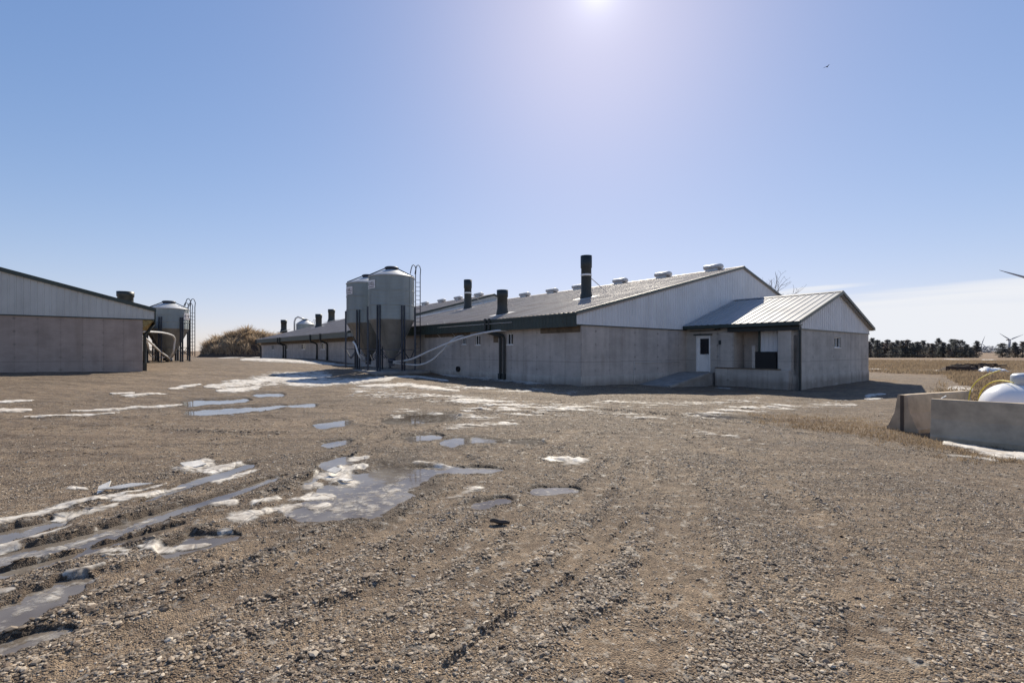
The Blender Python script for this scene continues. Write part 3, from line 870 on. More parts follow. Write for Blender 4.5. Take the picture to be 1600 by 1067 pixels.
    c = k.mix(k.math('MULTIPLY', k.attr('wet'), 0.70), c, (0.055, 0.04, 0.028))
    m = k.out(c, 0.75, 0, 0.4)
    o = raw_mesh('gravel', V, f, m, {'tone': tone, 'hue': hue, 'wet': rep(F['wet'])}, smooth=False)
    tag(o, 'loose mixed gravel stones scattered over the near yard', 'gravel', kind='stuff')
build_gravel()

# ------------------------------------------------------------------ the farm buildings
TH = math.atan2(0.631, 0.776)
class Frame:
    """plan axes of a building: local x along the gable, local y along the ridge"""
    def __init__(s, ox, oy):
        s.o = Vector((ox, oy, 0)); s.c, s.s = math.cos(TH), math.sin(TH)
        s.cam = s.loc(Vector((0, 0, CAM_Z)))
    def loc(s, p):
        d = p - s.o
        return Vector((d.x * s.c + d.y * s.s, -d.x * s.s + d.y * s.c, p.z))
    def glob(s, p):
        return Vector((s.o.x + p[0] * s.c - p[1] * s.s, s.o.y + p[0] * s.s + p[1] * s.c, p[2]))
    def dir(s, px, py):
        u = (px - PX0) / FPX
        return Vector((u * s.c + s.s, -u * s.s + s.c, -(py - PY0) / FPX))
    def on_x(s, px, py, x):
        d = s.dir(px, py); t = (x - s.cam.x) / d.x
        return s.cam + d * t
    def on_y(s, px, py, y):
        d = s.dir(px, py); t = (y - s.cam.y) / d.y
        return s.cam + d * t
    def on_slope(s, px, py, x0, z0, m):
        """plane z = z0 + m (x - x0)"""
        d = s.dir(px, py)
        t = (z0 + m * (s.cam.x - x0) - s.cam.z) / (d.z - m * d.x)
        return s.cam + d * t, t

def wall_panel(mb, length, z0, z1, holes, thick, M):
    """wall of given length with rectangular openings; M(s, z, depth) -> point"""
    ss = sorted({0.0, length, *[h[0] for h in holes], *[h[1] for h in holes]})
    zz = sorted({z0, z1, *[h[2] for h in holes], *[h[3] for h in holes]})
    solid = lambda i, j: 0 <= i < len(ss) - 1 and 0 <= j < len(zz) - 1 and not any(
        h[0] - 1e-6 <= ss[i] and ss[i + 1] <= h[1] + 1e-6 and h[2] - 1e-6 <= zz[j] and zz[j + 1] <= h[3] + 1e-6 for h in holes)
    for i in range(len(ss) - 1):
        for j in range(len(zz) - 1):
            if not solid(i, j):
                continue
            a, b, c, d = ss[i], ss[i + 1], zz[j], zz[j + 1]
            mb.add([M(a, c, 0), M(b, c, 0), M(b, d, 0), M(a, d, 0)], [(0, 1, 2, 3)])
            mb.add([M(a, c, thick), M(b, c, thick), M(b, d, thick), M(a, d, thick)], [(3, 2, 1, 0)])
            for (di, dj, p, q) in ((-1, 0, (a, c), (a, d)), (1, 0, (b, c), (b, d)), (0, -1, (a, c), (b, c)), (0, 1, (a, d), (b, d))):
                if not solid(i + di, j + dj):
                    mb.add([M(*p, 0), M(*q, 0), M(*q, thick), M(*p, thick)], [(0, 1, 2, 3)])

def ribbed(mb, s0, s1, pitch, depth, lower, upper, flat=0.72):
    """sheet of trapezoid ribs between two edges; lower(s, d), upper(s, d) -> point with offset d outwards"""
    n = max(1, int(round((s1 - s0) / pitch)))
    p = (s1 - s0) / n
    prof = []
    for i in range(n):
        a = s0 + i * p
        prof += [(a, 0), (a + p * flat, 0), (a + p * (flat + 0.06), depth), (a + p * 0.94, depth)]
    prof.append((s1, 0))
    vs = []
    for s, d in prof:
        vs += [lower(s, d), upper(s, d)]
    mb.add(vs, [(2 * i, 2 * i + 2, 2 * i + 3, 2 * i + 1) for i in range(len(prof) - 1)])

def gable_roof(root, x0, x1, xr, ze, zr, y0, y1, mat, pitch, fall=None, depth=0.03, cap_mat=None):
    """ribbed steel roof on a closed deck, ridge along y at xr; x0/x1 are the eaves"""
    m = (zr - ze) / (xr - x0)
    ze2 = zr - m * (x1 - xr)
    nx, nz = -m / math.hypot(1, m), 1 / math.hypot(1, m)
    mb = MB()
    mb.prism([(x0, ze - 0.03), (xr, zr - 0.03), (x1, ze2 - 0.03), (x1, ze2 - 0.14), (xr, zr - 0.14), (x0, ze - 0.14)], y0 + 0.02, y1 - 0.02)
    ribbed(mb, y0, y1, pitch, depth, lambda s, d: (x0 - 0.05 + nx * d, s, ze - 0.05 * m + nz * d), lambda s, d: (xr + nx * d, s, zr + nz * d))
    ribbed(mb, y0, y1, pitch, depth, lambda s, d: (x1 + 0.05 - nx * d, s, ze2 - 0.05 * m + nz * d), lambda s, d: (xr - nx * d, s, zr + nz * d))
    roof = mb.build('roof', mat, root)
    w = 0.22
    c = MB()
    c.add([(xr - w, y0 - 0.02, zr - w * m + 0.042), (xr, y0 - 0.02, zr + 0.06), (xr, y1 + 0.02, zr + 0.06), (xr - w, y1 + 0.02, zr - w * m + 0.042)], [(0, 1, 2, 3)])
    c.add([(xr + w, y0 - 0.02, zr - w * m + 0.042), (xr, y0 - 0.02, zr + 0.06), (xr, y1 + 0.02, zr + 0.06), (xr + w, y1 + 0.02, zr - w * m + 0.042)], [(3, 2, 1, 0)])
    c.build('ridge_cap', cap_mat or mat, roof)
    return roof, m, ze2

def rake_trim(root, x0, x1, xr, ze, ze2, zr, y, w, h, mat, name='rake_trim'):
    mb = MB()
    mb.prism([(x0, ze + 0.035), (xr, zr + 0.035), (xr, zr + 0.035 - h), (x0, ze + 0.035 - h)], y - w, y)
    mb.prism([(xr, zr + 0.035), (x1, ze2 + 0.035), (x1, ze2 + 0.035 - h), (xr, zr + 0.035 - h)], y - w, y)
    return mb.build(name, mat, root)

def window_unit(root, M, s0, s1, z0, z1, frame=M_WHITE, slider=True, label=None):
    """a window set into a wall opening: frame with sill, pane behind"""
    f = MB()
    t = 0.036
    def bx(a, b, c, d, e0, e1):
        P = [M(s, z, e) for e in (e0, e1) for s, z in ((a, c), (b, c), (b, d), (a, d))]
        f.add(P, [(0, 1, 2, 3), (7, 6, 5, 4), (0, 4, 5, 1), (1, 5, 6, 2), (2, 6, 7, 3), (3, 7, 4, 0)])
    bx(s0 + 0.002, s1 - 0.002, z1 - t, z1 - 0.002, 0.05, 0.13)
    bx(s0 + 0.002, s1 - 0.002, z0 + 0.002, z0 + t, 0.05, 0.13)
    bx(s0 + 0.002, s0 + t, z0 + t, z1 - t, 0.05, 0.13)
    bx(s1 - t, s1 - 0.002, z0 + t, z1 - t, 0.05, 0.13)
    if slider:
        mid = (s0 + s1) / 2
        bx(mid - 0.018, mid + 0.018, z0 + t, z1 - t, 0.06, 0.12)
    bx(s0 - 0.03, s1 + 0.03, z0 - 0.04, z0 - 0.002, -0.03, 0.1)
    o = f.build('window', frame, root)
    p = MB()
    P = [M(s, z, e) for e in (0.10, 0.115) for s, z in ((s0 + 0.01, z0 + 0.01), (s1 - 0.01, z0 + 0.01), (s1 - 0.01, z1 - 0.01), (s0 + 0.01, z1 - 0.01))]
    p.add(P, [(0, 1, 2, 3), (7, 6, 5, 4), (0, 4, 5, 1), (1, 5, 6, 2), (2, 6, 7, 3), (3, 7, 4, 0)])
    p.build('pane', M_GLASS, o)
    return o

def downspout(root, y, zt, zb, ovh, r=0.055, jog=0.0):
    mb = MB()
    mb.tube([(-ovh - 0.09, y, zt), (-ovh - 0.09, y, zt - 0.62), (-ovh - 0.05, y, zt - 0.74), (-0.16, y - jog, zt - 0.98), (-0.10, y - jog, zt - 1.12), (-0.10, y - jog, zb + 0.1), (-0.14, y - jog, zb - 0.05)], r, 8, False)
    mb.box(-0.20, -0.02, y - jog - 0.09, y - jog + 0.09, zb - 0.1, zb + 0.34)
    return mb.build('downspout', M_STACK, root)

def exhaust_stack(roof, p, r, h, zroof, strap=True):
    mb = MB()
    x, y, z = p
    b = z - r * 0.5
    mb.lathe([(r * 1.35, b - 0.15), (r * 1.18, z + 0.10), (r * 1.0, z + 0.38), (r * 0.98, z + h * 0.70), (r * 1.08, z + h * 0.72), (r * 1.10, z + h), (r * 1.02, z + h), (r * 0.95, z + h * 0.8)], 28, (x, y, 0), True)
    st = mb.build('exhaust_stack', M_STACK, roof)
    fl = MB()
    fl.prism([(x - r * 2.0, zroof(x - r * 2.0) + 0.045), (x + r * 1.8, zroof(x + r * 1.8) + 0.045), (x + r * 1.8, zroof(x + r * 1.8) - 0.02), (x - r * 2.0, zroof(x - r * 2.0) - 0.02)], y - r * 1.9, y + r * 1.9)
    fl.build('flashing', M_VENT, st)
    if strap:
        s = MB()
        s.lathe([(r * 1.02, z + h * 0.52), (r * 1.045, z + h * 0.525), (r * 1.045, z + h * 0.56), (r * 1.02, z + h * 0.565)], 28, (x, y, 0), True, None, False)
        s.build('strap', M_WHITE, st)
        g = MB()
        g.bar((x + r * 0.9, y + r * 0.2, z + h * 0.54), (x + 2.3, y + 0.3, zroof(x + 2.3) + 0.05), 0.035)
        g.build('brace', M_VENT, st)
    return st

def ridge_vent(roof, xr, y, z):
    mb = MB()
    mb.box(xr - 0.30, xr + 0.30, y - 0.42, y + 0.42, z - 0.1, z + 0.12)
    prof = [(0.0, -0.60), (0.24, -0.60), (0.30, -0.54), (0.30, 0.54), (0.24, 0.60), (0.0, 0.60)]
    vs, fs, n = [], [], 16
    for r_, yy in prof:
        for k in range(n):
            a = 2 * math.pi * k / n
            vs.append((xr + 1.25 * r_ * math.cos(a), y + yy, z + 0.26 + 0.62 * r_ * math.sin(a)))
    for i in range(len(prof) - 1):
        for k in range(n):
            k2 = (k + 1) % n
            fs.append((i * n + k, i * n + k2, (i + 1) * n + k2, (i + 1) * n + k))
    mb.add(vs, fs, True)
    return mb.build('ridge_vent', M_VENT, roof)

# ---- barn nearest the yard (front section of the long barn)
FA = Frame(3.13, 21.0)
OVH = 0.33
A_W, A_L, A_XR = 31.5, 27.3, 15.8
A_ZE, A_ZR, HW = 3.34, 7.19, 2.79
barn = thing('barn', 'long low concrete barn with pale steel gable and dull brown-grey roof behind the two silos', 'barn', (3.13, 21.0, 0), TH)
ZB = -0.8
def A_side(s, z, d):          # long wall, outside face x = 0
    return (d, s, z)
def A_front(s, z, d):         # gable wall, outside face y = 0
    return (s, d, z)
wins = []
for pl, pr, pt, pb in ((721.5, 728.5, 527, 538), (742.5, 750.5, 524, 539), (792, 801.5, 521, 538.5)):
    a = FA.on_x(pr, pb, 0); b = FA.on_x(pl, pt, 0)
    wins.append((a.y, b.y, FA.on_x((pl + pr) / 2, pb, 0).z, FA.on_x((pl + pr) / 2, pt, 0).z))
mb = MB()
wall_panel(mb, A_L, ZB, HW, wins, 0.22, A_side)
mb.box(0.2202, A_W, 0, 0.22, ZB, HW)
mb.box(A_W - 0.22, A_W, 0.221, A_L, ZB, HW)
mb.box(0.222, A_W - 0.222, A_L - 0.2, A_L - 0.001, ZB, HW)
mb.build('wall', M_CONC, barn)
mb = MB()
mb.box(-0.03, A_W, -0.03, -0.002, ZB, 0.44)
mb.box(-0.03, -0.002, -0.002, A_L, ZB, 0.40)
mb.build('footing', M_CONC_L, barn)
for w in wins:
    window_unit(barn, A_side, *w)
roof, mA, A_ZE2 = gable_roof(barn, -OVH, A_W + OVH, A_XR, A_ZE, A_ZR, -0.10, A_L, M_ROOF, 0.30, cap_mat=M_ROOF)
zA = lambda x: A_ZE + mA * (x + OVH) if x < A_XR else A_ZR - mA * (x - A_XR)
mb = MB()
ribbed(mb, -OVH, A_XR, 0.23, 0.022, lambda s, d: (s, -0.012 - d, HW), lambda s, d: (s, -0.012 - d, zA(s) - 0.10))
ribbed(mb, A_XR, A_W + OVH, 0.23, 0.022, lambda s, d: (s, -0.012 - d, HW), lambda s, d: (s, -0.012 - d, zA(s) - 0.10))
mb.prism([(-OVH + 0.005, HW + 0.002), (A_W + OVH - 0.005, HW + 0.002), (A_W + OVH - 0.005, A_ZE - 0.16), (A_XR, A_ZR - 0.16), (-OVH + 0.005, A_ZE - 0.16)], -0.011, 0.10)
mb.build('gable_siding', M_SIDING, barn)
mb = MB()
mb.box(-OVH, A_W + OVH, -0.05, -0.004, HW - 0.045, HW - 0.001)
mb.build('base_trim', M_GREEN, barn)
rake_trim(barn, -OVH - 0.06, A_W + OVH + 0.06, A_XR, A_ZE, A_ZE2, A_ZR, -0.052, 0.06, 0.13, M_TRIM)
# far verge, capped with a bright flashing
rake_trim(barn, -OVH - 0.06, A_W + OVH + 0.06, A_XR, A_ZE + 0.10, A_ZE2 + 0.10, A_ZR + 0.10, A_L + 0.12, 0.22, 0.22, M_FLASH, 'far_verge_flashing')
mb = MB()
ribbed(mb, -0.04, A_L, 0.23, 0.018, lambda s, d: (-OVH - 0.012 - d, s, HW - 0.10), lambda s, d: (-OVH - 0.012 - d, s, A_ZE - 0.09))
mb.box(-OVH - 0.01, -OVH + 0.02, -0.004, A_L - 0.01, HW - 0.10, A_ZE - 0.10)
mb.box(-OVH - 0.055, -OVH - 0.004, -0.05, A_L, A_ZE - 0.12, A_ZE - 0.04)
mb.build('fascia', M_GREEN, barn)
mb = MB()
mb.box(-OVH + 0.022, -0.004, 0.0, A_L - 0.02, HW - 0.06, HW - 0.02)
mb.build('soffit', M_GREEN, barn)
# bare weathered boards where the facing has come off under the eave
mb = MB()
y1 = FA.on_x(845, 515, 0).y
mb.box(-0.028, -0.002, 0.05, y1, HW - 0.34, HW - 0.075)
mb.build('bare_board', M_WOOD, barn)
mb = MB()
mb.box(-0.028, -0.002, FA.on_x(735, 520, 0).y, FA.on_x(664, 520, 0).y, HW - 0.30, HW - 0.075)
mb.build('bare_board', M_WOOD, barn)
mb = MB()
a, b = FA.on_x(778.5, 535, 0), FA.on_x(771.5, 524, 0)
mb.box(-0.025, -0.002, a.y, b.y, a.z, b.z)
mb.build('plywood_patch', M_WOOD, barn)
for px in (781.5, 787.5):
    yy = FA.on_x(px, 545, -0.1).y
    downspout(barn, yy + 0.95, A_ZE + 0.05, 0.02, OVH, 0.075, 0.95)
for px, yb, yt, wpx, st in ((916, 466, 400, 17.5, True), (785, 491.5, 453.5, 17.5, False), (731, 482.5, 437.5, 12.5, True)):
    p, t = FA.on_slope(px, yb, -OVH, A_ZE, mA)
    exhaust_stack(roof, p, wpx / 2 * t / FPX * 0.93, (yb - yt) * t / FPX, zA, st)
for px in (1114.5, 1036, 969, 904, 862.5, 820):
    d = FA.dir(px, 0); t = (A_XR - FA.cam.x) / d.x
    ridge_vent(roof, A_XR, FA.cam.y + d.y * t, A_ZR)
mb = MB()       # white line stretched along the fascia
a, b = FA.on_x(683, 512, -OVH - 0.10), FA.on_x(799.5, 503.5, -OVH - 0.10)
mb.tube([tuple(a), tuple(b)], 0.013, 6)
mb.build('cable', M_PVC, barn)
mb = MB()
for (p0, p1) in (((668, 506), (688, 527)), ((694, 504), (711, 526))):
    a, b = FA.on_x(*p0, -OVH - 0.06), FA.on_x(*p1, -0.04)
    mb = MB()
    mb.tube([tuple(a), tuple(b)], 0.014, 6)
    mb.build('tie_wire', M_PVC, barn)
mb = MB()       # water line clipped to the gable wall
a = FA.on_y(990, 602, -0.05); b = FA.on_y(991, 566, -0.05); c = FA.on_y(1062, 565.5, -0.05)
mb.tube([tuple(a), tuple(b), tuple(c)], 0.012, 6)
mb.build('wall_pipe', M_VENT, barn)
mb = MB()
a = FA.on_x(717, 577, -0.02)
mb.lathe([(0.17, -0.06), (0.17, 0.06), (0.13, 0.08), (0.13, 0.0)], 16, (0, 0, 0), True, Matrix.Translation((-0.09, a.y, a.z + 0.02)) @ Matrix.Rotation(-math.pi / 2, 4, 'Y'))
mb.build('drain_collar', M_DARK, barn)

# ---- rear section, taller, same line of eaves
B_Y0, B_L, B_OVH = 27.62, 41.0, 0.72
B_ZE, B_ZR = 3.36, 7.98
rear = thing('barn', 'far taller barn section with small windows and dark downspouts, ending near the brush mound', 'barn', tuple(FA.glob((0, B_Y0, 0))), TH)
FB = Frame(*FA.glob((0, B_Y0, 0)).xy)
wins = []
for px, w in ((426, 3.4), (448, 4), (474, 6), (504.5, 6.5)):
    a = FB.on_x(px + w / 2, 541.5, 0); b = FB.on_x(px - w / 2, 534, 0)
    wins.append((a.y, b.y, 1.75, 2.42))
mb = MB()
wall_panel(mb, B_L, ZB, HW + 0.1, wins, 0.22, A_side)
mb.box(0.222, A_W, 0, 0.22, ZB, HW + 0.1)
mb.box(A_W - 0.22, A_W, 0.221, B_L, ZB, HW + 0.1)
mb.box(0.222, A_W - 0.222, B_L - 0.2, B_L - 0.001, ZB, HW + 0.1)
mb.build('wall', M_CONC, rear)
for w in wins:
    window_unit(rear, A_side, *w)
roofB, mB, B_ZE2 = gable_roof(rear, -B_OVH, A_W + B_OVH, A_XR, B_ZE, B_ZR, -0.05, B_L + 0.1, M_ROOF, 0.30)
zB = lambda x: B_ZE + mB * (x + B_OVH) if x < A_XR else B_ZR - mB * (x - A_XR)
mb = MB()
ribbed(mb, -B_OVH, A_XR, 0.23, 0.022, lambda s, d: (s, -0.012 - d, HW + 0.1), lambda s, d: (s, -0.012 - d, zB(s) - 0.10))
ribbed(mb, A_XR, A_W + B_OVH, 0.23, 0.022, lambda s, d: (s, -0.012 - d, HW + 0.1), lambda s, d: (s, -0.012 - d, zB(s) - 0.10))
for yy in (0.0, B_L - 0.1):
    mb.prism([(-B_OVH + 0.01, HW + 0.102), (A_W + B_OVH - 0.01, HW + 0.102), (A_W + B_OVH - 0.01, B_ZE - 0.16), (A_XR, B_ZR - 0.16), (-B_OVH + 0.01, B_ZE - 0.16)], yy - 0.011, yy + 0.10)
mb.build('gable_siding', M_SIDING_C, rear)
rake_trim(rear, -B_OVH - 0.06, A_W + B_OVH + 0.06, A_XR, B_ZE, B_ZE2, B_ZR, -0.02, 0.08, 0.20, M_GREEN)
mb = MB()
ribbed(mb, 0.0, B_L + 0.1, 0.23, 0.018, lambda s, d: (-B_OVH - 0.012 - d, s, HW + 0.02), lambda s, d: (-B_OVH - 0.012 - d, s, B_ZE - 0.09))
mb.box(-B_OVH - 0.01, -B_OVH + 0.02, 0.0, B_L + 0.09, HW + 0.02, B_ZE - 0.10)
mb.box(-B_OVH - 0.07, -B_OVH - 0.004, 0.0, B_L + 0.1, B_ZE - 0.12, B_ZE - 0.04)
mb.build('fascia', M_TRIM, rear)
mb = MB()
mb.box(-0.03, -0.002, 0.1, B_L - 0.2, HW - 0.32, HW + 0.06)
mb.build('bare_board', M_WOOD, rear)
for px in (407.5, 442.5, 446, 495, 511):
    yy = FB.on_x(px, 550, -0.1).y
    downspout(rear, min(yy, B_L - 0.1) + 0.0, B_ZE, gz(*FB.glob((-0.1, yy, 0)).xy) + 0.02, B_OVH, 0.085)
for px, yb, yt, wpx in ((518, 501.5, 483.5, 10.5), (498, 511, 491, 10), (443.5, 517, 500, 9)):
    p, t = FB.on_slope(px, yb, -B_OVH, B_ZE, mB)
    exhaust_stack(roofB, p, wpx / 2 * t / FPX * 0.93, (yb - yt) * t / FPX, zB, False)
for px in (748, 716, 690, 664):
    d = FB.dir(px, 0); t = (A_XR - FB.cam.x) / d.x
    ridge_vent(roofB, A_XR, FB.cam.y + d.y * t, B_ZR)

# ---- loading annex on the gable
AX0, AX1, AY0, AXR = 8.84, 20.35, -5.77, 14.55
AZE, AZR, AHW = 3.00, 4.86, 2.68
annex = thing('annex', 'lean grey concrete annex with ribbed silver roof, white door and loading dock', 'annex', (3.13, 21.0, 0), TH)
def X_left(s, z, d):          # face towards the yard: s runs from the barn to the free corner
    return (AX0 + d, -s, z)
def X_front(s, z, d):         # free gable face
    return (AX0 + s, AY0 + d, z)
q = lambda px, py: FA.on_x(px, py, AX0)
LEN = -AY0
d0, d1 = -q(1088, 560).y, -q(1110, 560).y
dz0, dz1 = q(1099, 581).z, q(1099, 524.5).z
r0, r1 = -q(1148.5, 550).y, -q(1217, 550).y
rz0, rz1 = q(1182, 576).z, q(1182, 510.5).z
wl, wr = FA.on_y(1303.5, 535, AY0), FA.on_y(1313.5, 535, AY0)
wz0, wz1 = FA.on_y(1308, 543, AY0).z, FA.on_y(1308, 527, AY0).z
mb = MB()
wall_panel(mb, LEN, ZB - 0.4, AHW, [(d0, d1, dz0, dz1), (r0, r1, rz0, rz1)], 0.2, X_left)
wall_panel(mb, AX1 - AX0, ZB - 0.4, AHW, [(wl.x - AX0, wr.x - AX0, wz0, wz1)], 0.2, X_front)
mb.box(AX1 - 0.2, AX1, AY0 + 0.201, -0.06, ZB - 0.4, AHW)
mb.build('wall', M_CONC_L, annex)
mb = MB()
mb.box(AX0 - 0.02, AX1 + 0.02, AY0 - 0.03, AY0 - 0.002, ZB - 0.4, 0.36)
mb.build('footing', M_CONC_L, annex)
window_unit(annex, X_front, wl.x - AX0, wr.x - AX0, wz0, wz1)
# white entry door with dark light
def pbox(mb, M, a, b, c, d, e0, e1):
    P = [M(s, z, e) for e in (e0, e1) for s, z in ((a, c), (b, c), (b, d), (a, d))]
    mb.add(P, [(0, 1, 2, 3), (7, 6, 5, 4), (0, 4, 5, 1), (1, 5, 6, 2), (2, 6, 7, 3), (3, 7, 4, 0)])
mb = MB()
pbox(mb, X_left, d0 + 0.07, d1 - 0.07, dz0 + 0.02, dz1 - 0.07, 0.05, 0.09)
door = mb.build('door', M_WHITE, annex)
mb = MB()
pbox(mb, X_left, d0 + 0.003, d0 + 0.068, dz0 + 0.003, dz1 - 0.003, -0.02, 0.12)
pbox(mb, X_left, d1 - 0.068, d1 - 0.003, dz0 + 0.003, dz1 - 0.003, -0.02, 0.12)
pbox(mb, X_left, d0 + 0.07, d1 - 0.07, dz1 - 0.068, dz1 - 0.003, -0.02, 0.12)
mb.build('door_frame', M_WHITE, door)
g0, g1 = -q(1093.5, 545).y, -q(1107, 545).y
gz0, gz1 = q(1100, 553.5).z, q(1100, 529).z
mb = MB()
pbox(mb, X_left, g0, g1, gz0, gz1, 0.042, 0.048)
mb.build('door_window', M_GLASS, door)
mb = MB()
pbox(mb, X_left, d0 - 0.12, d1 + 0.12, dz1 + 0.02, dz1 + 0.09, -0.10, -0.002)
mb.build('drip_cap', M_GREEN, annex)
mb = MB()
mb.tube([X_left(d1 - 0.14, dz0 + 0.98, 0.05), X_left(d1 - 0.14, dz0 + 0.98, -0.04), X_left(d1 - 0.28, dz0 + 0.98, -0.04)], 0.018, 8)
mb.build('door_handle', M_VENT, door)
# loading recess
DEP = 1.0
mb = MB()
pbox(mb, X_left, r0 - 0.1, r1 + 0.1, rz0 - 0.2, rz1 + 0.1, DEP, DEP + 0.1)
pbox(mb, X_left, r0 - 0.1, r0 - 0.002, rz0 - 0.2, rz1 + 0.1, 0.201, DEP - 0.001)
pbox(mb, X_left, r1 + 0.002, r1 + 0.1, rz0 - 0.2, rz1 + 0.1, 0.201, DEP - 0.001)
pbox(mb, X_left, r0 + 0.002, r1 - 0.002, rz0 - 0.15, rz0 - 0.004, 0.201, DEP - 0.001)
pbox(mb, X_left, r0 + 0.002, r1 - 0.002, rz1 + 0.004, rz1 + 0.1, 0.201, DEP - 0.001)
s_post = -q(1181.5, 540).y
mb.build('recess', M_CONC, annex)
mb = MB()
ribbed(mb, s_post + 0.05, r1 + 0.001, 0.2, 0.02, lambda s, d: X_left(s, rz0 + 0.0, 0.40 - d), lambda s, d: X_left(s, rz1 - 0.002, 0.40 - d))
pbox(mb, X_left, s_post + 0.05, r1 - 0.003, rz0 + 0.002, rz1 - 0.003, 0.401, 0.44)
mb.build('sliding_panel', M_SIDING, annex)
mb = MB()
pbox(mb, X_left, s_post - 0.04, s_post + 0.045, rz0 + 0.3, rz1 - 0.003, 0.32, 0.44)
mb.build('post', M_GREEN, annex)
h0, h1 = -q(1178.5, 560).y, -q(1210.5, 560).y
mb = MB()
pbox(mb, X_left, h0, h1, rz0 + 0.02, q(1195, 549.5).z, 0.12, 0.30)
mb.build('rubber_hatch', M_DARK, annex)
mb = MB()
pbox(mb, X_left, h0 - 0.16, h0 - 0.01, rz0 + 0.003, q(1178, 540).z, 0.10, 0.34)
mb.build('hatch_jamb', M_CONC_L, annex)
# dock parapet in front, with a worn timber cap
p0, p1 = -q(1122, 590).y, -q(1236, 590).y
mb = MB()
pbox(mb, X_left, p0, p1, ZB - 0.4, rz0 - 0.03, -0.30, -0.003)
mb.build('dock_wall', M_CONC_L, annex)
mb = MB()
pbox(mb, X_left, p0 - 0.02, -q(1222, 575).y, rz0 - 0.028, rz0 + 0.025, -0.33, -0.004)
mb.build('dock_cap', M_WOOD, annex)
for a, b in ((1127.5, 1148), (1217.5, 1238)):
    mb = MB()
    pbox(mb, X_left, -q(a, 540).y, -q(b, 540).y, (rz0 + 0.027) if a < 1200 else -1.2, AHW - 0.10, -0.12, -0.003)
    mb.build('pillar', M_CONC_L, annex)
AOV = 0.42
roofX, mX, AZE2 = gable_roof(annex, AX0 - AOV, AX1 + AOV - 0.1, AXR, AZE, AZR, AY0 - 0.22, -0.10, M_ROOF_N, 0.34, depth=0.024)
zX = lambda x: AZE + mX * (x - AX0 + AOV) if x < AXR else AZR - mX * (x - AXR)
mb = MB()
ribbed(mb, AX0 - 0.06, AXR, 0.30, 0.02, lambda s, d: (s, AY0 - 0.012 - d, AHW), lambda s, d: (s, AY0 - 0.012 - d, zX(s) - 0.10))
ribbed(mb, AXR, AX1 + 0.06, 0.30, 0.02, lambda s, d: (s, AY0 - 0.012 - d, AHW), lambda s, d: (s, AY0 - 0.012 - d, zX(s) - 0.10))
mb.prism([(AX0 - 0.05, AHW + 0.003), (AX1 + 0.05, AHW + 0.003), (AX1 + 0.05, zX(AX1) - 0.16), (AXR, AZR - 0.16), (AX0 - 0.05, zX(AX0) - 0.16)], AY0 - 0.011, AY0 + 0.1)
mb.build('gable_siding', M_SIDING, annex)
mb = MB()
mb.box(AX0 - 0.05, AX1 + 0.05, AY0 - 0.045, AY0 - 0.013, AHW - 0.06, AHW - 0.002)
mb.build('base_trim', M_TRIM, annex)
rake_trim(annex, AX0 - AOV - 0.05, AX1 + AOV - 0.05, AXR, AZE, AZE2, AZR, AY0 - 0.222, 0.05, 0.16, M_TRIM)
mb = MB()
mb.box(AX0 - AOV - 0.06, AX0 - AOV - 0.004, AY0 - 0.2, -0.06, AZE - 0.19, AZE - 0.03)
mb.box(AX0 - AOV, AX0 - 0.003, AY0 - 0.19, -0.06, AZE - 0.20, AZE - 0.15)
mb.build('eave_trim', M_GREEN, annex)
mb = MB()
pbox(mb, X_left, -q(1139.5, 507).y, LEN + 0.14, AHW - 0.098, AZE - 0.21, -0.22, -0.004)
mb.build('header_beam', M_STACK, annex)
mb = MB()       # downspout on the free corner
mb.box(AX0 - 0.10, AX0 - 0.004, AY0 - 0.15, AY0 - 0.05, -0.3, AZE - 0.25)
mb.build('downspout', M_STACK, annex)
mb = MB()       # yard light and its conduit
a, b = q(1079, 518), q(1120, 516)
mb.tube([(a.x - 0.03, a.y, a.z), (b.x - 0.03, b.y, b.z)], 0.022, 6)
mb.build('conduit', M_STACK, annex)
c = q(1124, 513)
mb = MB()
mb.lathe([(0.05, 0.10), (0.13, 0.02), (0.16, -0.08), (0.12, -0.10)], 14, (c.x - 0.20, c.y, c.z), True)
mb.bar((c.x - 0.02, c.y, c.z + 0.12), (c.x - 0.2, c.y, c.z + 0.10), 0.04)
mb.build('wall_lamp', M_STACK, annex)
c = q(1126.5, 535)
mb = MB()
mb.box(c.x - 0.13, c.x - 0.004, c.y - 0.07, c.y + 0.07, c.z - 0.11, c.z + 0.11)
mb.build('switch_box', M_STACK, annex)
mb = MB()
mb.box(AX0 + 0.25, AX1 - 0.25, AY0 + 0.25, -0.1, -0.3, 0.02)
mb.build('floor_slab', M_SLAB, annex)

# ---- ramp up to the white door
rp = thing('ramp', 'concrete ramp sloping up to the white annex door', 'ramp', (3.13, 21.0, 0), TH)
mb = MB()
ya, yb = -d0 + 0.55, -d1 - 0.25
zt = dz0 - 0.02
poly = [(AX0 - 0.004, zt), (AX0 - 0.8, zt), (AX0 - 4.6, -0.12), (AX0 - 4.6, -0.5), (AX0 - 0.004, -0.5)]
mb.prism(poly, yb, ya)
mb.build('ramp_slab', M_SLAB, rp)
mb = MB()
mb.bar((AX0 - 0.8, yb - 0.07, zt - 0.02), (AX0 - 4.5, yb - 0.07, -0.14), 0.11, 0.12)
mb.build('ramp_curb', M_SLAB, rp)

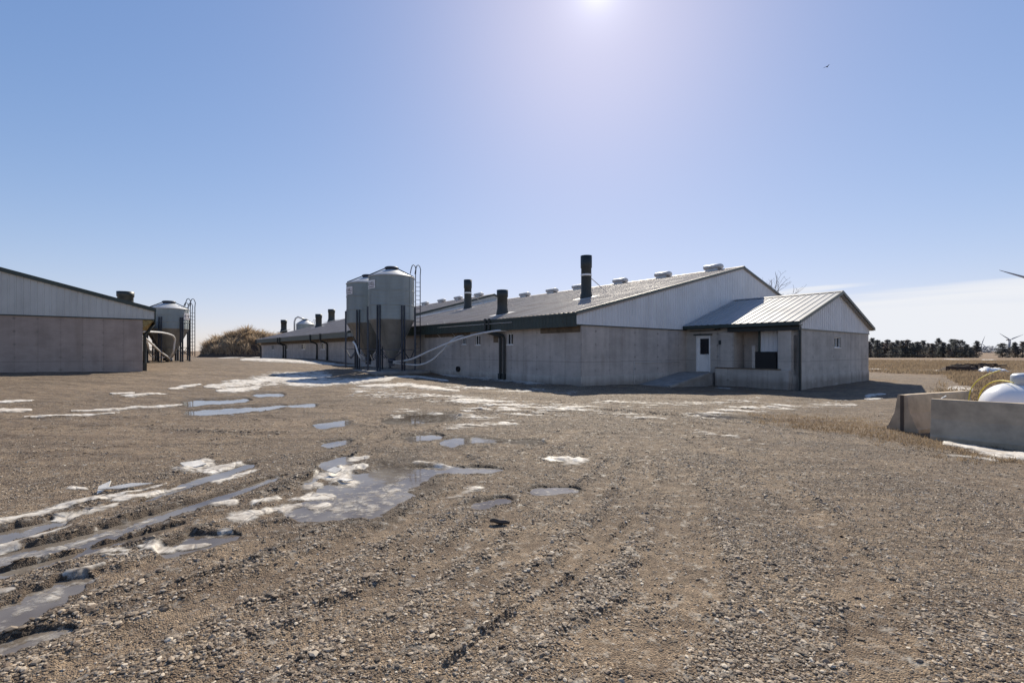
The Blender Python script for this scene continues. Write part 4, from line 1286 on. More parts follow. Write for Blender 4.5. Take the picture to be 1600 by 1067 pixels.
# ---- barn at the left edge of the yard
FC = Frame(-19.5, 24.5)
C_W, C_L, C_OVH = 24.0, 40.0, 0.5
CB, CHW, CZE, CZR = -0.2, 3.28, 3.83, 7.3
barnC = thing('barn', 'dark-stained concrete barn with grey siding cut by the left edge, beside the short silos', 'barn', (-19.5, 24.5, 0), TH)
mb = MB()
mb.box(-C_W, 0, 0, C_L, CB, CHW)
mb.build('wall', M_CONC_C, barnC)
roofC, mC, _ = gable_roof(barnC, -C_W - C_OVH, C_OVH, -C_W / 2, CZE, CZR, -0.12, C_L, M_ROOF, 0.3)
zC = lambda x: CZE + mC * (x + C_W + C_OVH) if x < -C_W / 2 else CZR - mC * (x + C_W / 2)
mb = MB()
ribbed(mb, -C_W - C_OVH, -C_W / 2, 0.23, 0.022, lambda s, d: (s, -0.012 - d, CHW), lambda s, d: (s, -0.012 - d, zC(s) - 0.10))
ribbed(mb, -C_W / 2, C_OVH, 0.23, 0.022, lambda s, d: (s, -0.012 - d, CHW), lambda s, d: (s, -0.012 - d, zC(s) - 0.10))
mb.prism([(-C_W - C_OVH + 0.01, CHW + 0.003), (C_OVH - 0.01, CHW + 0.003), (C_OVH - 0.01, CZE - 0.16), (-C_W / 2, CZR - 0.16), (-C_W - C_OVH + 0.01, CZE - 0.16)], -0.011, 0.1)
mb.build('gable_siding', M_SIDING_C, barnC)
mb = MB()
mb.box(-C_W - C_OVH, C_OVH, -0.05, -0.013, CHW - 0.05, CHW - 0.002)
mb.build('base_trim', M_GREEN, barnC)
rake_trim(barnC, -C_W - C_OVH - 0.06, C_OVH + 0.06, -C_W / 2, CZE, CZE, CZR, -0.052, 0.07, 0.19, M_GREEN)
mb = MB()
mb.box(C_OVH + 0.003, C_OVH + 0.05, -0.1, C_L, CHW - 0.25, CZE - 0.04)
mb.build('fascia', M_GREEN, barnC)
mb = MB()
rnd = random.Random(3)
for i in range(16):
    x, z = rnd.uniform(0.02, 0.40), rnd.uniform(-0.42, -0.06)
    if z < -0.55 + x * 1.15:
        continue
    s_ = rnd.uniform(0.06, 0.11)
    mb.lathe([(0.02, -s_), (s_, -s_ * 0.3), (s_ * 0.9, s_ * 0.4), (0.02, s_)], 7, (x, rnd.uniform(0.02, 0.3), CHW + z), False)
mb.prism([(0.004, CHW - 0.012), (C_OVH - 0.02, CHW - 0.012), (C_OVH - 0.05, CHW - 0.10), (0.004, CHW - 0.48)], 0.01, C_L * 0.5)
mb.build('torn_insulation', M_INSUL, barnC)
mb = MB()
mb.tube([(C_OVH - 0.02, 0.55, CHW - 0.2), (0.25, 0.55, CHW - 0.62), (0.09, 0.55, CHW - 0.8), (0.09, 0.55, 0.55), (0.2, 0.5, 0.42)], 0.075, 8)
mb.box(0.003, 0.18, 0.42, 0.68, 0.3, 0.95)
mb.build('downspout', M_STACK, barnC)
p = FC.on_y(196, 456, 6.5)
exhaust_stack(roofC, (p.x, 6.5, zC(p.x)), 11 * FC.glob(p).y / FPX * 0.92, p.z - zC(p.x), zC, False)

# ------------------------------------------------------------------ feed silos
def feed_silo(loc, yaw, label, group, zc, zb, zt, zl, r=1.52, leg_top=0.9, sign=-62, ladder=88, leg_off=-2, name='feed_silo', lid_r=0.42, text=True):
    """local -y looks to the yard; heights are local: cone tip zc, barrel zb..zt, lid top zl"""
    t = thing(name, label, 'silo', loc, yaw, group)
    polar = lambda deg, rad, z: (rad * math.sin(R(deg)), -rad * math.cos(R(deg)), z)
    # corrugated barrel
    mb = MB()
    prof = []
    n = int((zt - zb) / 0.09)
    for i in range(n * 4 + 1):
        prof.append((r + 0.013 * math.sin(i * math.pi / 2), zb + (zt - zb) * i / (n * 4)))
    mb.lathe(prof, 72)
    barrel = mb.build('barrel', M_GALV, t)
    mb = MB()
    for zz in [zb + (zt - zb) * k / 3 for k in (1, 2)]:
        mb.lathe([(r + 0.014, zz - 0.035), (r + 0.024, zz - 0.03), (r + 0.024, zz + 0.03), (r + 0.014, zz + 0.035)], 72, caps=False)
    for a in (-8, 52, 112, 172, 232, 292):
        p = [polar(a + 1.6, r + 0.01, 0), polar(a - 1.6, r + 0.01, 0)]
        mb.add([(p[0][0] * 1.012, p[0][1] * 1.012, zb + 0.03), (p[1][0] * 1.012, p[1][1] * 1.012, zb + 0.03), (p[1][0] * 1.012, p[1][1] * 1.012, zt - 0.03), (p[0][0] * 1.012, p[0][1] * 1.012, zt - 0.03)], [(0, 1, 2, 3)])
    mb.build('seam', M_GALV, barrel)
    # hopper cone with rolled seams
    mb = MB()
    N = 36
    mb.lathe([(0.20, zc), (0.22, zc + 0.02), (r * 0.985, zb - 0.02), (r * 1.005, zb + 0.005)], N, smooth=True)
    hop = mb.build('hopper', M_HOPPER, t)
    mb = MB()
    for a in range(0, 360, 40):
        mb.bar(polar(a + 12, 0.23, zc + 0.03), polar(a + 12, r * 0.99, zb - 0.02), 0.045, 0.03)
    mb.build('seam', M_HOPPER, hop)
    mb = MB()
    mb.lathe([(0.20, zc - 0.28), (0.24, zc - 0.26), (0.24, zc - 0.02), (0.21, zc)], 20)
    mb.box(-0.2, 0.2, -0.2, 0.2, zc - 0.52, zc - 0.282)
    mb.build('boot', M_LEG, t)
    # roof cone, lid, rim
    zr = zl - 0.22
    mb = MB()
    mb.lathe([(r + 0.03, zt - 0.05), (r + 0.05, zt - 0.01), (r + 0.02, zt + 0.02), (lid_r, zr), (lid_r * 0.8, zr + 0.02)], 72)
    rf = mb.build('roof', M_BINROOF, t)
    mb = MB()
    mb.lathe([(lid_r * 0.95, zr - 0.08), (lid_r * 0.95, zr + 0.07), (lid_r * 1.12, zr + 0.08), (lid_r * 1.12, zr + 0.17), (lid_r * 0.9, zr + 0.22), (0.05, zr + 0.235)], 32)
    mb.build('lid', M_LEG, rf)
    mb = MB()
    def roofp(deg, f, up):
        rad = r + (lid_r - r) * f
        return polar(deg, rad, zt + (zr - zt) * f + up)
    for a in (ladder + 9, ladder - 9):
        mb.bar(roofp(a, 0.0, 0.07), roofp(a * 0.6 + ladder * 0.4, 1.0, 0.10), 0.05)
    for i in range(1, 6):
        mb.bar(roofp(ladder + 8, i / 6, 0.08), roofp(ladder - 8, i / 6, 0.08), 0.03)
    mb.build('roof_ladder', M_LEG, rf)
    mb = MB()
    mb.bar(roofp(-72, 0.0, 0.06), roofp(-60, 1.0, 0.10), 0.075)
    mb.build('roof_rail', M_LEG, rf)
    # ladder with hooped hand rails
    mb = MB()
    rails = (r + 0.09, r + 0.40)
    for q_ in rails:
        P = [polar(ladder, q_, 0.4), polar(ladder, q_, zt + 0.25), polar(ladder, q_ + 0.03, zt + 0.62), polar(ladder, q_ - 0.04, zt + 0.86), polar(ladder, q_ - 0.13, zt + 0.93), polar(ladder, q_ - 0.22, zt + 0.88), polar(ladder - 1, q_ - 0.29, zt + 0.68), polar(ladder - 2, q_ - 0.36, zt + 0.30)]
        mb.tube(P, 0.03, 8)
    z = 0.7
    while z < zt:
        mb.bar(polar(ladder, rails[0], z), polar(ladder, rails[1], z), 0.028)
        z += 0.3
    for z in (zb + 0.1, zb + (zt - zb) * 0.45, zt - 0.1):
        mb.bar(polar(ladder, rails[0], z), polar(ladder, r, z), 0.03)
    mb.build('ladder', M_LEG, t)
    # six paired channel legs
    for k in range(6):
        a = 30 + leg_off + 60 * k
        mb = MB()
        for s in (-1, 1):
            c = Vector(polar(a + s * 3.4, r + 0.05, 0))
            mb.bar((c.x, c.y, -0.25), (c.x, c.y, zb + leg_top), 0.065, 0.11, up=(math.sin(R(a)), -math.cos(R(a)), 0))
        c = polar(a, r + 0.06, 0)
        mb.box(c[0] - 0.16, c[0] + 0.16, c[1] - 0.16, c[1] + 0.16, -0.12, 0.03)
        mb.build('leg', M_LEG, t)
    mb = MB()
    for k in range(6):
        a, b = 30 + leg_off + 60 * k, 90 + leg_off + 60 * k
        mb.bar(polar(a, r, zb * 0.42), polar((a + b) / 2, r * 0.93, zb * 0.22), 0.035)
        mb.bar(polar(b, r, zb * 0.42), polar((a + b) / 2, r * 0.93, zb * 0.22), 0.035)
        mb.bar(polar(a, r, zb * 0.43), polar(b, r, zb * 0.43), 0.04)
    mb.build('leg_brace', M_LEG, t)
    # maker's plate, bent round the barrel
    if text:
        w = 0.98 / r
        z0, z1 = zt - 0.86, zt - 0.32
        mb = MB()
        S = 14
        vs = []
        for i in range(S + 1):
            a = sign + math.degrees(w) * (i / S - 0.5)
            vs += [polar(a, r + 0.022, z0), polar(a, r + 0.022, z1), polar(a, r + 0.030, z0), polar(a, r + 0.030, z1)]
        fs = []
        for i in range(S):
            b, c = i * 4, i * 4 + 4
            fs += [(b + 2, c + 2, c + 3, b + 3), (b, b + 1, c + 1, c), (b + 1, b + 3, c + 3, c + 1), (b, c, c + 2, b + 2)]
        mb.add(vs, fs)
        pl = mb.build('plate', M_SIGN, t)
        cu = bpy.data.curves.new('lettering', 'FONT')
        cu.body = 'ROXELL'
        cu.size = 0.34
        cu.shear = 0.25
        cu.align_x = 'CENTER'; cu.align_y = 'CENTER'
        cu.offset = 0.006
        tmp = bpy.data.objects.new('lettering', cu)
        SC.collection.objects.link(tmp)
        me = bpy.data.meshes.new_from_object(tmp.evaluated_get(bpy.context.evaluated_depsgraph_get()))
        bpy.data.objects.remove(tmp)
        xs = [v.co.x for v in me.vertices]
        sx = 0.86 / (max(xs) - min(xs))
        for v in me.vertices:
            p = polar(sign + math.degrees(v.co.x * sx / r), r + 0.034, (z0 + z1) / 2 + v.co.y * 0.9 + 0.02)
            v.co = p
        me.materials.clear(); me.materials.append(M_INK)
        lo = bpy.data.objects.new('lettering', me)
        link(lo, pl)
        mb = MB()
        vs = []
        for i in range(S + 1):
            a = sign + math.degrees(w) * 0.8 * (i / S - 0.5)
            vs += [polar(a, r + 0.033, z0 + 0.07), polar(a, r + 0.033, z0 + 0.12)]
        mb.add(vs, [(i * 2, i * 2 + 2, i * 2 + 3, i * 2 + 1) for i in range(S)])
        mb.build('stripe', M_INK, pl)
    return t

def silo_at(px, Y, *a, **k):
    x = (px - PX0) / FPX * Y
    z = gz(x, Y)
    yaw = math.asin(-x / math.hypot(x, Y))
    return (x, Y, z), yaw
l, yaw = silo_at(612, 31.5)
feed_silo(l, yaw, 'tall galvanized feed silo in front of its twin, with pale pipes at its base', 'tall feed silos beside the barn', 1.08 - l[2], 3.66 - l[2], 6.55 - l[2], 7.28 - l[2], r=1.50)
silo_front = Vector(l)
l, yaw = silo_at(575.5, 34.8)
feed_silo(l, yaw, 'tall galvanized feed silo half hidden behind its nearer twin', 'tall feed silos beside the barn', 1.10 - l[2], 3.62 - l[2], 6.55 - l[2], 7.28 - l[2], r=1.55, leg_off=4)
silo_back = Vector(l)
l, yaw = silo_at(264, 37.5)
feed_silo(l, yaw, 'short galvanized feed silo at the corner of the left barn, fully in view', 'short feed silos beside the left barn', 1.0 - l[2], 3.36 - l[2], 4.96 - l[2], 5.62 - l[2], r=1.33, sign=66, leg_off=6)
silo_c = Vector(l)
p = FC.glob((FC.loc(silo_c).x, FC.loc(silo_c).y + 4.4, 0))
feed_silo((p.x, p.y, gz(p.x, p.y)), yaw, 'second short feed silo, mostly hidden behind the left barn and its neighbour', 'short feed silos beside the left barn', 0.3, 2.65, 4.25, 4.95, r=1.50, sign=66)
l, yaw = silo_at(477, 87)
feed_silo(l, yaw, 'distant silo with only its pale cone roof showing above the long barn roof', None, 0.5, 3.0, 6.1, 7.1, r=1.55, text=False)
mb = MB()
c = Vector(l)
mb.tube([(c.x - 1.75, c.y - 0.6, 2.0), (c.x - 1.75, c.y - 0.6, 7.0), (c.x - 1.55, c.y - 0.6, 7.6), (c.x - 1.1, c.y - 0.6, 7.9), (c.x - 0.5, c.y - 0.5, 7.65), (c.x, c.y, 7.4)], 0.16, 8)
tag(mb.build('fill_pipe', M_PVC), 'curved pale fill pipe over the cone of the distant silo', 'pipe')

# slab under the two tall silos
mb = MB()
mid = (silo_front + silo_back) / 2
M = Matrix.Translation((mid.x, mid.y, 0)) @ Matrix.Rotation(TH, 4, 'Z')
zt = gz(mid.x, mid.y)
mb.box(-1.9, 1.9, -4.0, 4.0, zt - 0.5, zt + 0.05, M, 0.03)
tag(mb.build('silo_pad', M_SLAB), 'concrete pad under the two tall feed silos', 'concrete pad')

# feed pipes
def smooth_path(P, n=7):
    P = [Vector(p) for p in P]
    Q = [2 * P[0] - P[1]] + P + [2 * P[-1] - P[-2]]
    out = []
    for i in range(1, len(Q) - 2):
        for k in range(n):
            t = k / n
            a, b, c, d = Q[i - 1], Q[i], Q[i + 1], Q[i + 2]
            out.append(0.5 * ((2 * b) + (c - a) * t + (2 * a - 5 * b + 4 * c - d) * t * t + (3 * b - a - 3 * c + d) * t ** 3))
    out.append(P[-1])
    return out
def pipe(name, pts, r, label, mat=M_PVC, cat='pipe', group=None):
    mb = MB()
    mb.tube(smooth_path(pts), r, 10)
    return tag(mb.build(name, mat), label, cat, group)
Ys = silo_front.y
def off(px, py, d):           # point seen at the pixel, d metres out from the long wall
    return FA.glob(FA.on_x(px, py, -d))
pipe('feed_pipe', [(silo_front.x, Ys, 0.85), off(640, 562, 1.9), off(668, 550, 1.6), off(700, 536.5, 1.25), off(735, 525, 0.85), off(765, 518.5, 0.55), off(783, 516.6, 0.3), off(795, 517.5, -0.05)], 0.062,
     'long pale feed pipe arching from the nearer tall silo to the barn eave', group='feed pipes of the tall silos')
pipe('feed_pipe', [(silo_front.x + 0.1, Ys - 0.1, 0.78), off(632, 569, 1.9), off(655, 570, 1.7), off(674, 563, 1.4), off(692, 547, 1.1), off(703, 534.5, 0.8), off(714, 527, 0.5), off(722, 525, 0.25), off(728, 526, -0.05)], 0.055,
     'lower pale feed pipe sagging from the nearer tall silo before curving up to the barn', group='feed pipes of the tall silos')
pipe('feed_pipe', [(silo_back.x, silo_back.y, 0.75), ray(566, 562, 33.4), ray(560, 553, 33.0), ray(556, 540, 33.2), ray(552, 534, 33.8)], 0.06,
     'short bright tube hanging in a bend at the foot of the hidden tall silo', M_FLASH, group='feed pipes of the tall silos')
Yc = silo_c.y
cw = lambda px, py, Y: ray(px, py, Y)
pipe('feed_pipe', [(silo_c.x + 0.3, Yc - 0.6, 0.9), cw(270, 552, Yc - 1.6), cw(272, 540, Yc - 1.7), cw(273, 530, Yc - 1.8), cw(269, 524, Yc - 2.6), cw(255, 520, Yc - 4), cw(238, 518.5, 31.0), cw(221, 518, 28.5)], 0.062,
     'pale feed pipe bent over at the top, between the short silo and the left barn', group='feed pipes of the short silos')
pipe('feed_pipe', [(silo_c.x, Yc, 0.75), cw(264, 559.5, Yc - 1.5), cw(250, 549, Yc - 3), cw(236, 536, 31.5), cw(227, 528.5, 29.5), cw(220, 526, 28.3)], 0.062,
     'straight sloping feed pipe from the foot of the short silo to the left barn', group='feed pipes of the short silos')
pipe('feed_pipe', [cw(219, 530, 29.5), cw(226, 533, 31.0), cw(231, 537, 33.0), cw(236, 556, 38), (p.x, p.y, 1.0)], 0.055,
     'lowest short feed pipe just behind the left barn corner', group='feed pipes of the short silos')

# ------------------------------------------------------------------ concrete traffic barriers by the gas tank
def barrier(loc, rz, length, label, slot=False):
    t = thing('concrete_barrier', label, 'barrier', loc, rz, 'concrete barriers round the gas tank')
    h = 0.83
    half = [(0.305, -0.06), (0.305, 0.07), (0.275, 0.11), (0.185, 0.33), (0.15, 0.42), (0.095, h - 0.02), (0.08, h)]
    poly = [(-x, z) for x, z in half] + [(x, z) for x, z in reversed(half)]
    mb = MB()
    n = len(poly)
    segs = 14
    rnd = random.Random(int(length * 100))
    vs, fs = [], []
    for i in range(segs + 1):
        yy = length * i / segs
        for x, z in poly:
            vs.append((x + rnd.gauss(0, 0.0025), yy, z + (rnd.gauss(0, 0.003) if z > 0.5 else 0)))
    for i in range(segs):
        for k in range(n):
            k2 = (k + 1) % n
            fs.append((i * n + k2, i * n + k, (i + 1) * n + k, (i + 1) * n + k2))
    fs.append(tuple(range(n))); fs.append(tuple(reversed(range(segs * n, segs * n + n))))
    mb.add(vs, fs)
    mb.build('barrier_block', M_BARRIER, t)
    if slot:
        mb = MB()
        mb.box(-0.035, 0.035, -0.010, -0.002, 0.0, h - 0.01)
        mb.build('joint_slot', M_BARK, t)
    mb = MB()
    for yy in (0.62, length - 0.62):
        if slot:
            break
        mb.prism([(-0.1025 - 0.004, 0.72), (-0.150, 0.43), (-0.152, 0.47), (-0.108, 0.70)], yy - 0.02, yy + 0.015)
    if not slot:
        mb.build('rust_stain', M_RUBBLE, t)
    return t
bA = on_ground(1440, 683)
h = 0.83
top = ray(1447, 623, bA.y)
# barrier A runs from its far left end towards the camera's right; B runs back from the corner
A0 = Vector((8.86, 9.80)); A1 = Vector((11.0, 7.55))
dirA = (A1 - A0).normalized()
B0 = Vector((8.93, 10.62)); B1 = Vector((11.5, 11.75))
dirB = (B1 - B0).normalized()
yaw_of = lambda d: math.atan2(-d.x, d.y)
barrier((A0.x, A0.y, gz(*A0)), yaw_of(dirA), 3.05, 'grey concrete barrier in front of the white gas tank')
barrier((B0.x, B0.y, gz(*B0)), yaw_of(dirB), 2.75, 'concrete barrier with a dark end slot, standing behind the front one', True)

# ------------------------------------------------------------------ white propane tank
TR = 0.52
tz = gz(10.4, 9.6)
tank_dir = dirA
t0 = Vector((10.05, 10.02))
tank = thing('gas_tank', 'white domed gas tank lying behind the concrete barriers', 'gas tank', (t0.x, t0.y, tz), yaw_of(tank_dir))
TZ = 0.93 - TR - tz        # axis height
mb = MB()
prof = []
for i in range(13):
    a = math.pi / 2 * i / 12
    prof.append((TR * math.sin(a) + 1e-4, 0.50 - 0.50 * math.cos(a)))
prof += [(TR, 1.2), (TR, 2.6)]
for i in range(12, -1, -1):
    a = math.pi / 2 * i / 12
    prof.append((TR * math.sin(a) + 1e-4, 2.9 + 0.30 * math.cos(a)))
MT = Matrix.Translation((0, 0, TZ)) @ Matrix.Rotation(-math.pi / 2, 4, 'X')
mb.lathe(prof, 56, M=MT, caps=False)
body = mb.build('tank_body', M_TANK, tank)
mb = MB()
for yy in (2.86,):
    mb = MB()
    mb.lathe([(TR + 0.001, yy - 0.02), (TR + 0.006, yy - 0.012), (TR + 0.006, yy + 0.012), (TR + 0.001, yy + 0.02)], 56, M=MT, caps=False)
    mb.build('weld_seam', M_TANK, body)
mb = MB()
HY_ = 0.68
mb.lathe([(0.20, TR - 0.06), (0.20, TR + 0.13), (0.19, TR + 0.17), (0.15, TR + 0.20), (0.02, TR + 0.215)], 32, (0, HY_, TZ))
hood = mb.build('valve_hood', M_HOOD, tank)
mb = MB()
mb.box(-0.226, -0.19, HY_ - 0.16, HY_ - 0.02, TZ + TR + 0.0, TZ + TR + 0.07)
mb.build('hood_opening', M_DARK, hood)
mb = MB()
mb.lathe([(0.035, -0.05), (0.05, 0.0), (0.05, 0.05), (0.03, 0.07)], 12, M=Matrix.Translation((-0.25, HY_ - 0.06, TZ + TR + 0.02)))
mb.build('valve', M_WHITE, hood)
for yy in (0.75, 2.4):
    mb = MB()
    mb.box(-0.34, 0.34, yy - 0.09, yy + 0.09, -0.1, TZ - TR * 0.78)
    mb.build('leg', M_SLAB, tank)
hz = Vector((t0.x, t0.y)) + tank_dir * (HY_ - 0.2)
pipe('gas_hose', [ray(1528, 668, 10.6), ray(1528, 640, 10.6), ray(1530, 619, 10.5), ray(1537, 606, 10.35), ray(1549, 597.5, 10.1), ray(1562, 594.5, 9.85), ray(1574, 595.5, 9.6), ray(1584, 598, 9.45)], 0.011,
     'low yellow hose lying over the top of the white tank', M_YEL, 'hose', 'yellow gas hoses')
pipe('gas_hose', [ray(1513, 672, 11.2), ray(1513.5, 640, 11.2), ray(1514, 622, 11.2), ray(1517, 609, 11.15), ray(1524, 598, 11.1), ray(1534, 590, 11.0), ray(1546, 584, 10.9), ray(1556, 580.5, 10.8), ray(1563, 578.5, 10.7)], 0.011,
     'taller yellow hose arching up in the air left of the white tank', M_YEL, 'hose', 'yellow gas hoses')
mb = MB()
a = ray(1471, 622.5, 10.15); b = ray(1478, 618.5, 10.35)
mb.tube([(a.x, a.y, a.z - 0.05), tuple(a), tuple(b)], 0.012, 6)
tag(mb.build('bent_rod', M_PVC), 'thin pale bent rod sticking up behind the front barrier', 'rod')

# small litter
def stick(a, b, w, h, mat, name, label, cat):
    A, B = on_ground(*a), on_ground(*b)
    mb = MB()
    pts = []
    n = 6
    for i in range(n + 1):
        f = i / n
        p_ = A.lerp(B, f)
        pts.append((p_.x, p_.y + 0.01 * math.sin(f * 5), p_.z + h * 0.6 + 0.006 * math.sin(f * 9)))
    mb.tube(pts, [w * (0.5 + 0.6 * math.sin(math.pi * (0.15 + 0.75 * i / n))) for i in range(n + 1)], 6, False)
    return tag(mb.build(name, mat), label, cat)
stick((766, 816), (796, 819), 0.022, 0.03, M_BARK, 'stick', 'short dark piece of wood on the gravel near the middle puddles', 'stick')
stick((1192, 880), (1212, 883), 0.008, 0.012, M_WOOD, 'twig', 'small brown twig lying on the gravel at the right', 'stick')

# broken plates of ice tipped up at the edges of the puddles
def ice_plate(px, py, lx, ly, rz, tilt, lift, seed, label):
    p_ = on_ground(px, py)
    g = random.Random(seed)
    n = g.randint(4, 6)
    ring = []
    for i in range(n):
        a = 2 * math.pi * i / n + g.uniform(-0.35, 0.35)
        ring.append((math.cos(a) * lx * 0.55 * g.uniform(0.6, 1.15), math.sin(a) * ly * 0.6 * g.uniform(0.6, 1.15)))
    M = Matrix.Translation((p_.x, p_.y, p_.z + lift)) @ Matrix.Rotation(rz, 4, 'Z') @ Matrix.Rotation(tilt, 4, 'X')
    t_ = 0.012
    vs = [M @ Vector((x, y, 0)) for x, y in ring] + [M @ Vector((x * 0.97, y * 0.97, t_)) for x, y in ring]
    mb = MB()
    mb.add(vs, [tuple(reversed(range(n))), tuple(range(n, 2 * n))] + [(i, (i + 1) % n, (i + 1) % n + n, i + n) for i in range(n)])
    return tag(mb.build('ice_plate', M_ICEPLATE), label, 'ice plate', 'tipped ice plates by the puddles')
M_ICEPLATE = mat_plain('broken_ice', (0.68, 0.64, 0.57), 0.5, 0, 0.25, 6.0, 0.3, 0.3)
for args in ((520, 741, 0.20, 0.13, 0.5, 0.45, 0.05, 1, 'bright tipped ice plate at the head of the large middle puddle'),
             (538, 751, 0.26, 0.12, 0.1, 0.06, 0.01, 2, 'flat ice plate lying in the large puddle, in front of the tipped one'),
             (202, 766, 0.62, 0.07, 0.42, 0.5, 0.05, 3, 'long narrow blade of ice lying across the upper rut'),
             (163, 768, 0.10, 0.22, 0.2, 0.35, 0.05, 4, 'small upright splinter of ice left of the long narrow blade'),
             (300, 729, 0.42, 0.24, 0.3, 0.16, 0.03, 5, 'broad pale ice plate at the top of the upper rut')):
    ice_plate(*args)

# ------------------------------------------------------------------ rubble heap in the field
c0, c1 = on_ground(1486, 580), on_ground(1560, 580)
rub = thing('rubble_heap', 'long dark heap of rotted boards and snow out in the dry field', 'rubble heap', tuple((c0 + c1) / 2))
LR = (c1 - c0).length
rnd = random.Random(8)
mb = MB()
nx, ny = 40, 12
hm = []
for i in range(nx + 1):
    for k in range(ny + 1):
        u, v = i / nx, k / ny
        e = min(1, 6 * u, 5 * (1 - u)) * math.sin(math.pi * v) ** 0.5
        z = e * (0.62 + 0.28 * math.sin(u * 7 + 1) * 0.5 + rnd.uniform(-0.12, 0.16)) * (0.75 + 0.25 * (u > 0.25)) - 0.06
        hm.append(((u - 0.5) * LR, (v - 0.3) * 2.6, z))
mb.add(hm, [(i * (ny + 1) + k, (i + 1) * (ny + 1) + k, (i + 1) * (ny + 1) + k + 1, i * (ny + 1) + k + 1) for i in range(nx) for k in range(ny)])
for i in range(46):
    x = rnd.uniform(-0.5, 0.42) * LR
    a = rnd.uniform(-0.3, 0.3)
    L_ = rnd.uniform(0.5, 1.5)
    y = rnd.uniform(-0.5, 0.9)
    z = rnd.uniform(0.15, 0.72)
    mb.bar((x, y, z), (x + L_ * math.cos(a), y + L_ * math.sin(a), z + rnd.uniform(-0.15, 0.12)), rnd.uniform(0.05, 0.16), 0.06)
mb.box(-0.5 * LR - 0.2, -0.5 * LR + 1.0, -0.8, 0.3, -0.1, 0.46)
mb.build('board_pile', M_RUBBLE, rub)
mb = MB()
nx, ny = 30, 8
vs = []
for i in range(nx + 1):
    for k in range(ny + 1):
        u, v = i / nx, k / ny
        e = min(1, 5 * u, 4 * (1 - u)) * math.sin(math.pi * v) ** 0.6
        vs.append(((u * 0.60 - 0.10) * LR, -1.45 + v * 1.1, e * (0.44 - 0.24 * u + rnd.uniform(-0.08, 0.08)) - 0.05 + v * 0.12))
mb.add(vs, [(i * (ny + 1) + k, (i + 1) * (ny + 1) + k, (i + 1) * (ny + 1) + k + 1, i * (ny + 1) + k + 1) for i in range(nx) for k in range(ny)], True)
mb.build('snow_drift', M_FLASH, rub)

# ------------------------------------------------------------------ earth mound with dry brush, beyond the long barn
MC = Vector((-51.0, 90.0))
def mound_h(x, y):
    d = Vector((x - MC.x, y - MC.y))
    u = d.x * 0.87 + d.y * 0.49; v = -d.x * 0.49 + d.y * 0.87
    e = np.clip(1 - np.hypot(u / (8.0 if u < 0 else 13.0), v / 8.5) ** 2.2, 0, 1) ** 0.75
    return 4.3 * float(e) * (0.62 + 0.78 * float(fbm(np.array([x * 0.25]), np.array([y * 0.25]), 3, 3)[0]))
V, Fm = [], []
n = 60
for i in range(n + 1):
    for k in range(n + 1):
        x = MC.x - 20 + 40 * i / n; y = MC.y - 20 + 40 * k / n
        V.append((x, y, gz(x, y) + mound_h(x, y) - 0.12))
Fm = [(i * (n + 1) + k, (i + 1) * (n + 1) + k, (i + 1) * (n + 1) + k + 1, i * (n + 1) + k + 1) for i in range(n) for k in range(n)]
tag(raw_mesh('mound', np.array(V), np.array(Fm), M_EARTH), kind='structure')

def blades(name, base, height, width, lean, mat, label, cat, rng, per=1):
    """thin bent leaf blades, two quads each"""
    n = len(base)
    a = rng.uniform(0, 2 * math.pi, n)
    t = np.abs(rng.normal(0, lean, n))
    b2 = rng.uniform(0, 2 * math.pi, n)
    hh = height * rng.uniform(0.55, 1.2, n)
    up = np.stack([np.sin(t) * np.cos(b2), np.sin(t) * np.sin(b2), np.cos(t)], 1)
    side = np.stack([np.cos(a), np.sin(a), np.zeros(n)], 1) * (width * rng.uniform(0.6, 1.3, n))[:, None]
    tip = base + up * hh[:, None] + np.stack([np.cos(b2), np.sin(b2), -0.3 * np.ones(n)], 1) * (hh * 0.25)[:, None]
    mid = base + up * (hh * 0.55)[:, None]
    V = np.stack([base - side, base + side, mid + side * 0.8, mid - side * 0.8, tip + side * 0.25, tip - side * 0.25], 1).reshape(-1, 3)
    o = np.arange(n)[:, None] * 6
    F = np.concatenate([o + np.array([[0, 1, 2, 3]]), o + np.array([[3, 2, 4, 5]])], 0)
    ob = raw_mesh(name, V, F, mat, smooth=False)
    return tag(ob, label, cat, kind='stuff')

rng = np.random.default_rng(17)
B = []
while len(B) < 26000:
    x, y = MC.x + rng.uniform(-17, 17), MC.y + rng.uniform(-15, 15)
    hh = mound_h(x, y)
    if hh < 0.5 or rng.random() > min(1, 0.15 + hh / 3.0):
        continue
    if vnoise(np.array([x * 0.45]), np.array([y * 0.45]), 5)[0] < 0.33:
        continue
    B.append((x, y, gz(x, y) + hh - 0.2))
blades('dry_brush', np.array(B), 1.25 * (0.35 + 1.5 * vnoise(np.array(B)[:, 0] * 0.9, np.array(B)[:, 1] * 0.9, 44) ** 1.5), 0.065, 0.5, M_BRUSH, 'tangled dry brown brush covering the earth mound', 'brush', rng)

